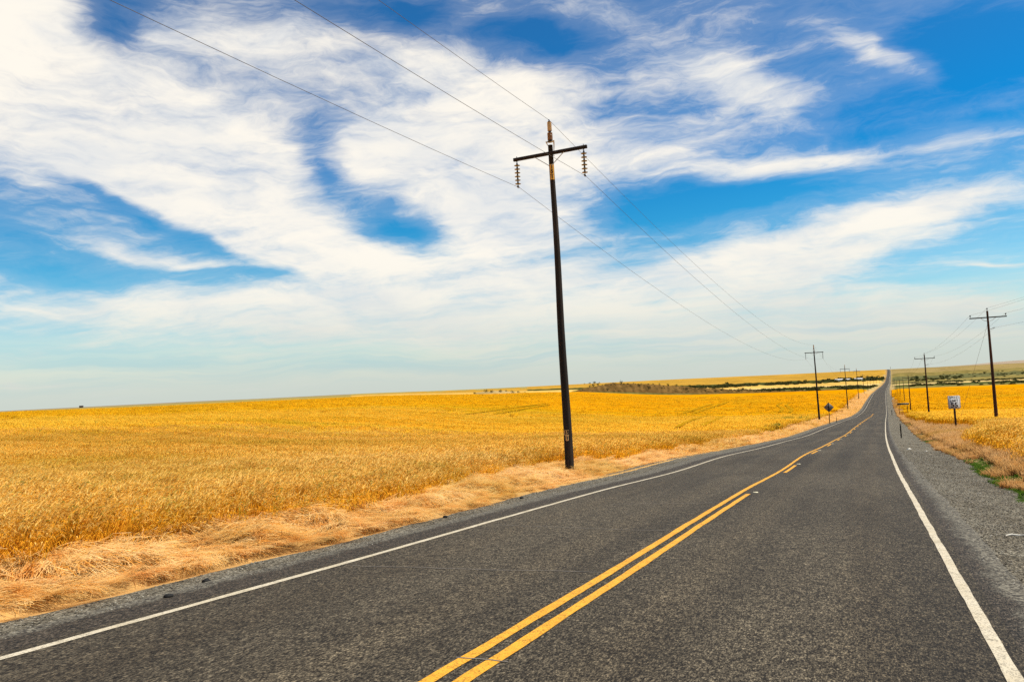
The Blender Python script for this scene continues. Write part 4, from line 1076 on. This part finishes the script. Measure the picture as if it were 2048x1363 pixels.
# ------------------------------------------------------------------ signs
def post_tube(b, x, y, z0, z1, r=0.035): b.tube([(x, y, z0), (x, y, z1)], r, 8)
def rounded_panel(w_, h_, t_, r_, n=5):
    V = []; pts = []
    for cx, cz, a0 in ((w_/2 - r_, h_/2 - r_, 0), (-w_/2 + r_, h_/2 - r_, 90), (-w_/2 + r_, -h_/2 + r_, 180), (w_/2 - r_, -h_/2 + r_, 270)):
        for k in range(n + 1):
            a = math.radians(a0 + 90*k/n); pts.append((cx + r_*math.cos(a), cz + r_*math.sin(a)))
    m = len(pts); V = [(x, -t_/2, z) for x, z in pts] + [(x, t_/2, z) for x, z in pts]
    F = [tuple(range(m)), tuple(range(2*m - 1, m - 1, -1))] + [(k, m + k, m + (k+1) % m, (k+1) % m) for k in range(m)]
    return V, F
sx_, sy_ = 7.67, 86.8
e = empty('speed_limit_sign', (sx_, sy_, -6.75), math.radians(10)); tag(e, 'white speed limit 55 sign on a thin brown post in dry grass', 'road sign')
b = MB(); b.box((0, 0.05, 0.9), (0.17, 0.12, 3.9), bev=0.01); b.build('post', M['post'], e)
V, F = rounded_panel(1.10, 1.27, 0.012, 0.08); pn = mesh_from('panel', V, F, [M['sign_white']], e); pn.location = (0, -0.03, 2.86)
# border
b = MB(); 
for (cx, cz, w_, h_) in ((0, 0.595, 0.98, 0.030), (0, -0.595, 0.98, 0.030), (0.51, 0, 0.030, 1.12), (-0.51, 0, 0.030, 1.12)): b.box((cx, -0.0075, cz), (w_, 0.003, h_))
b.build('border', M['black'], pn)
letters('lettering', 'SPEED', 0.32, M['black'], pn, (0, -0.009, 0.43), (math.pi/2, 0, 0), 0.002, 0.009, 0.98)
letters('lettering', 'LIMIT', 0.32, M['black'], pn, (0, -0.009, 0.13), (math.pi/2, 0, 0), 0.002, 0.009, 0.98)
letters('lettering', '55', 0.66, M['black'], pn, (0, -0.009, -0.30), (math.pi/2, 0, 0), 0.002, 0.017)

e = empty('warning_sign', (-6.2, 140.0, -9.95), math.radians(-6)); tag(e, 'diamond-shaped sign seen from its grey back on a thin post left of the road', 'road sign')
b = MB(); b.box((0, -0.06, 1.85), (0.12, 0.07, 4.9), bev=0.008); b.build('post', M['dark_post'], e)
V, F = rounded_panel(1.18, 1.18, 0.01, 0.07); pn = mesh_from('panel', V, F, [M['sign_back']], e); pn.location = (0, 0, 3.45); pn.rotation_euler = (0, math.radians(45), 0)
b = MB()
for a in (0, 1): b.box((0, -0.012, 3.45), ((1.1 if a else 0.14), 0.012, (0.06 if a else 1.5)))
b.build('stiffener', M['dark_post'], e)
e = empty('guide_sign', (8.2, 225.3, -13.05), 0); tag(e, 'long low dark green board on two thin legs in the wheat right of the road', 'road sign')
V, F = rounded_panel(2.75, 0.50, 0.02, 0.05); pn = mesh_from('panel', V, F, [M['sign_green']], e); pn.location = (0, 0, 2.9)
for px in (-0.95, 0.95):
    b = MB(); b.box((px, 0.06, 1.3), (0.09, 0.09, 3.4), bev=0.006); b.build('leg', M['dark_post'], e)
b = MB()
for zz_ in (0.225, -0.225): b.box((0, -0.0115, zz_), (2.62, 0.003, 0.02))
b.build('border', M['marker'], pn)

def delineator(x, y, z, h, lb, rz=0.0, wd=0.10):
    e = empty('delineator_post', (x, y, z), rz); tag(e, lb, 'marker post', 'marker posts along the verge')
    b = MB(); b.box((0, 0, h/2 - 0.2), (wd, 0.03, h + 0.4), bev=0.006); b.build('post', M['dark_post'], e)
    b = MB(); b.box((0, -0.018, h - 0.12), (wd*0.75, 0.006, 0.14)); b.build('reflector', M['sign_back'], e)
delineator(2.32, 73, -6.10, 1.13, 'dark flexible marker post standing in the gravel right of the road')
delineator(5.64, 236, -13.6, 1.45, 'far dark marker post right of the road, small, beside the dip', wd=0.14)
delineator(-5.5, 150, -9.95, 1.2, 'thin dark marker post just beyond the diamond-backed sign')
# raised pavement markers beside the centre dashes
def rpm(t, s, lb, w_=0.12, yaw=0.0):
    x = t + float(croad(s)); z = float(zroad(s)) + float(crown(t))
    b = MB(); b.v = []
    vs = [(-w_/2, -0.05, 0), (w_/2, -0.05, 0), (w_/2, 0.05, 0), (-w_/2, 0.05, 0), (-w_/2*0.8, -0.025, 0.02), (w_/2*0.8, -0.025, 0.02), (w_/2*0.8, 0.025, 0.02), (-w_/2*0.8, 0.025, 0.02)]
    b.add(vs, [(3, 2, 1, 0), (4, 5, 6, 7), (0, 1, 5, 4), (1, 2, 6, 5), (2, 3, 7, 6), (3, 0, 4, 7)])
    o = b.build('road_marker', M['marker']); o.location = (x, s, z + 0.003); o.rotation_euler = (-0.045, 0, yaw)
    tag(o, lb, 'road marker', 'raised markers along the centre line')
rpm(-2.54, 18.75, 'raised pale marker where the second yellow line ends')
for k, nm in enumerate(('first', 'second', 'third', 'fourth', 'fifth', 'sixth')):
    rpm(-2.60, 31.2 + 12.35*k, 'raised pale marker after the %s yellow dash from the viewer' % nm, 0.16)

# litter and stick on the right verge
def gz(s, t): return float(zroad(s)) + float(crown(t)) + float(np.ravel(gdz(np.array([[s]], float), np.array([[t]], float)))[0])
b = MB(); b.tube([(0, 0, 0), (0.08, 0.02, 0.012), (0.17, 0.01, 0.006), (0.24, 0.03, 0.01)], [0.010, 0.016, 0.014, 0.006], 6)
o = b.build('stick', M['litter']); o.location = (1.72, 13.5, gz(13.5, 1.8) + 0.012); tag(o, 'pale bleached stick lying on the gravel at the right edge', 'stick')
def scrap(x, s, sz, lb):
    b = MB(); V = [(-sz, -sz*0.5, 0), (sz*0.9, -sz*0.6, 0.02), (sz, sz*0.5, 0), (0.1*sz, sz*0.3, sz*0.5), (-sz*0.8, sz*0.6, 0.02)]
    b.add(V, [(0, 1, 3), (1, 2, 3), (2, 4, 3), (4, 0, 3), (0, 4, 2, 1)])
    o = b.build('litter', M['litter']); o.location = (x + float(croad(s)), s, gz(s, x) + 0.005); tag(o, lb, 'litter', 'pale scraps on the right verge')
scrap(1.75, 47.2, 0.16, 'largest white paper scrap on the gravel beside the right shoulder'); scrap(2.5, 45.5, 0.08, 'small white scrap right of the largest one, nearer the dry grass')
# a few clods of loose asphalt on the left gravel
for k, (s, t) in enumerate(((13.6, -8.0), (7.0, -7.6), (6.1, -7.2), (17.5, -8.05))):
    b = MB(); bm = bmesh.new(); bmesh.ops.create_icosphere(bm, subdivisions=2, radius=0.05)
    for v in bm.verts: v.co *= 0.8 + 0.4*random.random(); v.co.z *= 0.6
    b.add([v.co[:] for v in bm.verts], [[v.index for v in f.verts] for f in bm.faces]); bm.free()
    o = b.build('asphalt_clod', M['dark_post']); o.location = (t + float(croad(s)), s, gz(s, t) + 0.02)
    tag(o, 'small dark lump of asphalt on the left gravel, %s from the viewer' % ('third', 'second', 'nearest', 'fourth')[k], 'asphalt lump', 'dark lumps on the left gravel')

# ------------------------------------------------------------------ far farm sheds, barn, trees, shrubs
def P_az(a, r): x, y = math.sin(math.radians(a))*r, math.cos(math.radians(a))*r; return x, y, zg(x, y)
def shed(a, r, L_, W_, H_, rz, lb, wm, rm, cat='shed', group=None, name='farm_shed', lift=0.0):
    x, y, z = P_az(a, r); e = empty(name, (x, y, z - 0.3 + lift), rz); tag(e, lb, cat, group)
    b = MB(); h = H_*0.68
    b.add([(-L_/2, -W_/2, 0), (L_/2, -W_/2, 0), (L_/2, W_/2, 0), (-L_/2, W_/2, 0), (-L_/2, -W_/2, h), (L_/2, -W_/2, h), (L_/2, W_/2, h), (-L_/2, W_/2, h), (-L_/2, 0, H_), (L_/2, 0, H_)],
          [(0, 1, 5, 4), (2, 3, 7, 6), (1, 2, 6, 9, 5), (3, 0, 4, 8, 7)]); b.build('wall', wm, e)
    b = MB(); o_ = 0.4
    for sg in (-1, 1): b.add([(-L_/2 - o_, sg*(W_/2 + o_), h - 0.15), (L_/2 + o_, sg*(W_/2 + o_), h - 0.15), (L_/2 + o_, 0, H_ + 0.12), (-L_/2 - o_, 0, H_ + 0.12)], [(0, 1, 2, 3)])
    b.build('roof', rm, e)
    b = MB(); b.box((L_*0.2, -W_/2 - 0.05, h*0.42), (L_*0.12, 0.1, h*0.84)); b.build('door', M['barn'], e)
shed(-1.75, 2290, 20, 9, 6, 0.1, 'long white shed left of the third tall pole, before the gold hillside', M['shed_wall'], M['shed_roof'], 'shed', 'white farm sheds')
shed(-1.2, 2290, 12, 9, 5.5, 0.1, 'short white shed between the two longer ones before the gold hillside', M['shed_wall'], M['shed_roof'], 'shed', 'white farm sheds')
shed(-0.5, 2300, 22, 9, 5.5, 0.05, 'long white shed nearest the farm trees, left of the road', M['shed_wall'], M['shed_roof'], 'shed', 'white farm sheds')
shed(-54.6, 2600, 10, 5, 6.0, 0.6, 'tiny dark barn alone on the left skyline beyond the wheat', M['barn'], M['barn'], 'barn', name='barn', lift=1.5)

def tree(x, y, z, h, w_, lb, seed, group, c=(0.035, 0.05, 0.014), n=420, trunk=0.3, name='tree', cat='tree'):
    e = empty(name, (x, y, z)); tag(e, lb, cat, group)
    r = random.Random(seed)
    b = MB(); b.tube([(0, 0, -0.3), (0.02*h, 0, h*0.3), (0.0, 0.02*h, h*0.6)], [h*0.04, h*0.03, h*0.012], 6)
    for k in range(4):
        a = r.uniform(0, 6.28); b.tube([(0, 0, h*0.3), (math.cos(a)*w_*0.28, math.sin(a)*w_*0.28, h*0.62)], [h*0.018, h*0.006], 5)
    b.build('trunk', M['bark'], e)
    V = []; F = []; C = []
    lobes = [(r.uniform(-0.3, 0.3)*w_, r.uniform(-0.3, 0.3)*w_, h*(trunk + (1 - trunk)*r.uniform(0.25, 0.8)), w_*r.uniform(0.22, 0.36)) for _ in range(9)]
    for _ in range(n):
        lx, ly, lz, lr = r.choice(lobes); d = Vector((r.gauss(0, 1), r.gauss(0, 1), r.gauss(0, 1))).normalized() * lr * r.uniform(0.55, 1.1)
        p = Vector((lx, ly, lz)) + d; p.z = max(p.z, h*trunk*0.5); l = w_*0.055*r.uniform(0.6, 1.5); tone = r.uniform(0.6, 1.5)
        a = Vector((r.gauss(0, 1), r.gauss(0, 1), r.gauss(0, 1))).normalized(); bb = a.orthogonal().normalized(); i = len(V)
        V += [tuple(p + a*l), tuple(p + bb*l*0.7), tuple(p - a*l), tuple(p - bb*l*0.7)]; F.append((i, i+1, i+2, i+3)); C += [tuple(k*tone for k in c)]*4
    mesh_from('crown', V, F, [M['leaf']], e, attrs={'col': ('FLOAT_COLOR', np.array(C))})
    return e
for a, r_, h, w_, lb in ((0.12, 2300, 10.5, 13, 'round olive farm tree just left of the darker one, by the sheds'), (0.36, 2300, 10.5, 10, 'round dark farm tree nearest the road on the left'),
                         (-0.18, 2290, 6, 7, 'small dark farm tree between the sheds and the round trees'), (3.0, 2150, 7, 12, 'wide dark tree crowding the right of the far road'),
                         (3.5, 2150, 6, 9, 'second dark tree right of the far road, behind the pole row'), (2.72, 1980, 5, 6, 'small tree hard against the right of the far road')):
    x, y, z = P_az(a, r_); tree(x, y, z, h, w_, lb, int(a*100) + 50, 'trees by the far farm', trunk=0.08)
# skyline trees
SK = [(-19.6, 3480, 5, 10), (-19.2, 3480, 7, 16), (-18.85, 3500, 11, 22), (-18.5, 3480, 6, 12), (-21.0, 3450, 5, 9)]
WH = ['leftmost but one of the low trees on the skyline behind the main pole', 'low tree left of the tallest one on the skyline', 'tallest of the tiny skyline trees right of the main pole',
      'low tree right of the tallest one on the skyline', 'leftmost tiny skyline tree beside the main pole']
for k, (a, r_, h, w_) in enumerate(SK):
    x, y, z = P_az(a, r_); tree(x, y, z - 1.2, h*0.7, w_*0.8, WH[k], 900 + k, 'tiny trees on the skyline', n=160, trunk=0.05)
# shrubs on the scrubby mound right of the main pole
rs = random.Random(5)
SHR = []
for k in range(30):
    a = -19.4 + 16.0*(k + rs.random()*0.8)/30 if k > 3 else (-19.2, -18.9, -18.6, -17.9)[k]
    rr_ = rs.uniform(835, 900); SHR.append((a, rr_, rs.uniform(1.6, 3.6)))
def lab(kind, k, tot):
    side = 'at the left foot of' if k < 4 else ('on' if k % 2 else 'low on the face of')
    return '%s juniper shrub %s the scrub mound, number %d from its left end' % (kind, side, k + 1)
for k, (a, r_, h) in enumerate(SHR):
    x, y, z = P_az(a, r_); tree(x, y, z - 0.2, h, h*1.35, ['dark round', 'small dark', 'broad dark'][k % 3] + ' shrub on the scrubby mound, %s from its left end' % ('first second third fourth fifth sixth seventh eighth ninth tenth eleventh twelfth thirteenth fourteenth fifteenth sixteenth seventeenth eighteenth nineteenth twentieth twenty-first twenty-second twenty-third twenty-fourth twenty-fifth twenty-sixth twenty-seventh twenty-eighth twenty-ninth thirtieth'.split()[k]),
         1000 + k, 'shrubs on the scrubby mound', (0.028, 0.030, 0.010), 130, 0.02, 'shrub', 'shrub')
for k, a in enumerate((-28.5, -27.9, -27.0, -26.6, -25.9, -25.5, -25.0, -24.6, -24.1)):
    x, y, z = P_az(a, 815 + 12*(k % 3)); h = (1.6, 2.2, 3.0, 2.4, 2.6, 1.8, 2.6, 1.9, 1.4)[k]
    tree(x, y, z - 0.1, h, h*1.8, 'dark shrub on the small rocky rise left of the main pole, %s from its left' % ('first second third fourth fifth sixth seventh eighth ninth'.split()[k]), 1100 + k, 'shrubs on the small rocky rise', (0.04, 0.034, 0.012), 120, 0.02, 'shrub', 'shrub')
# lone grey mast where the road meets the skyline
x, y = float(croad(3480)) + 5.5, 3480.0; z = zg(x, y)
e = empty('mast', (x, y, z)); tag(e, 'tiny grey mast on the skyline where the far road ends', 'mast')
b = MB(); b.tube([(0, 0, -1), (0, 0, 13)], [0.9, 0.35], 8); b.build('pole', M['steel'], e); b = MB(); b.box((0, 0, 11.5), (2.6, 0.3, 0.35)); b.build('crossarm', M['steel'], e)
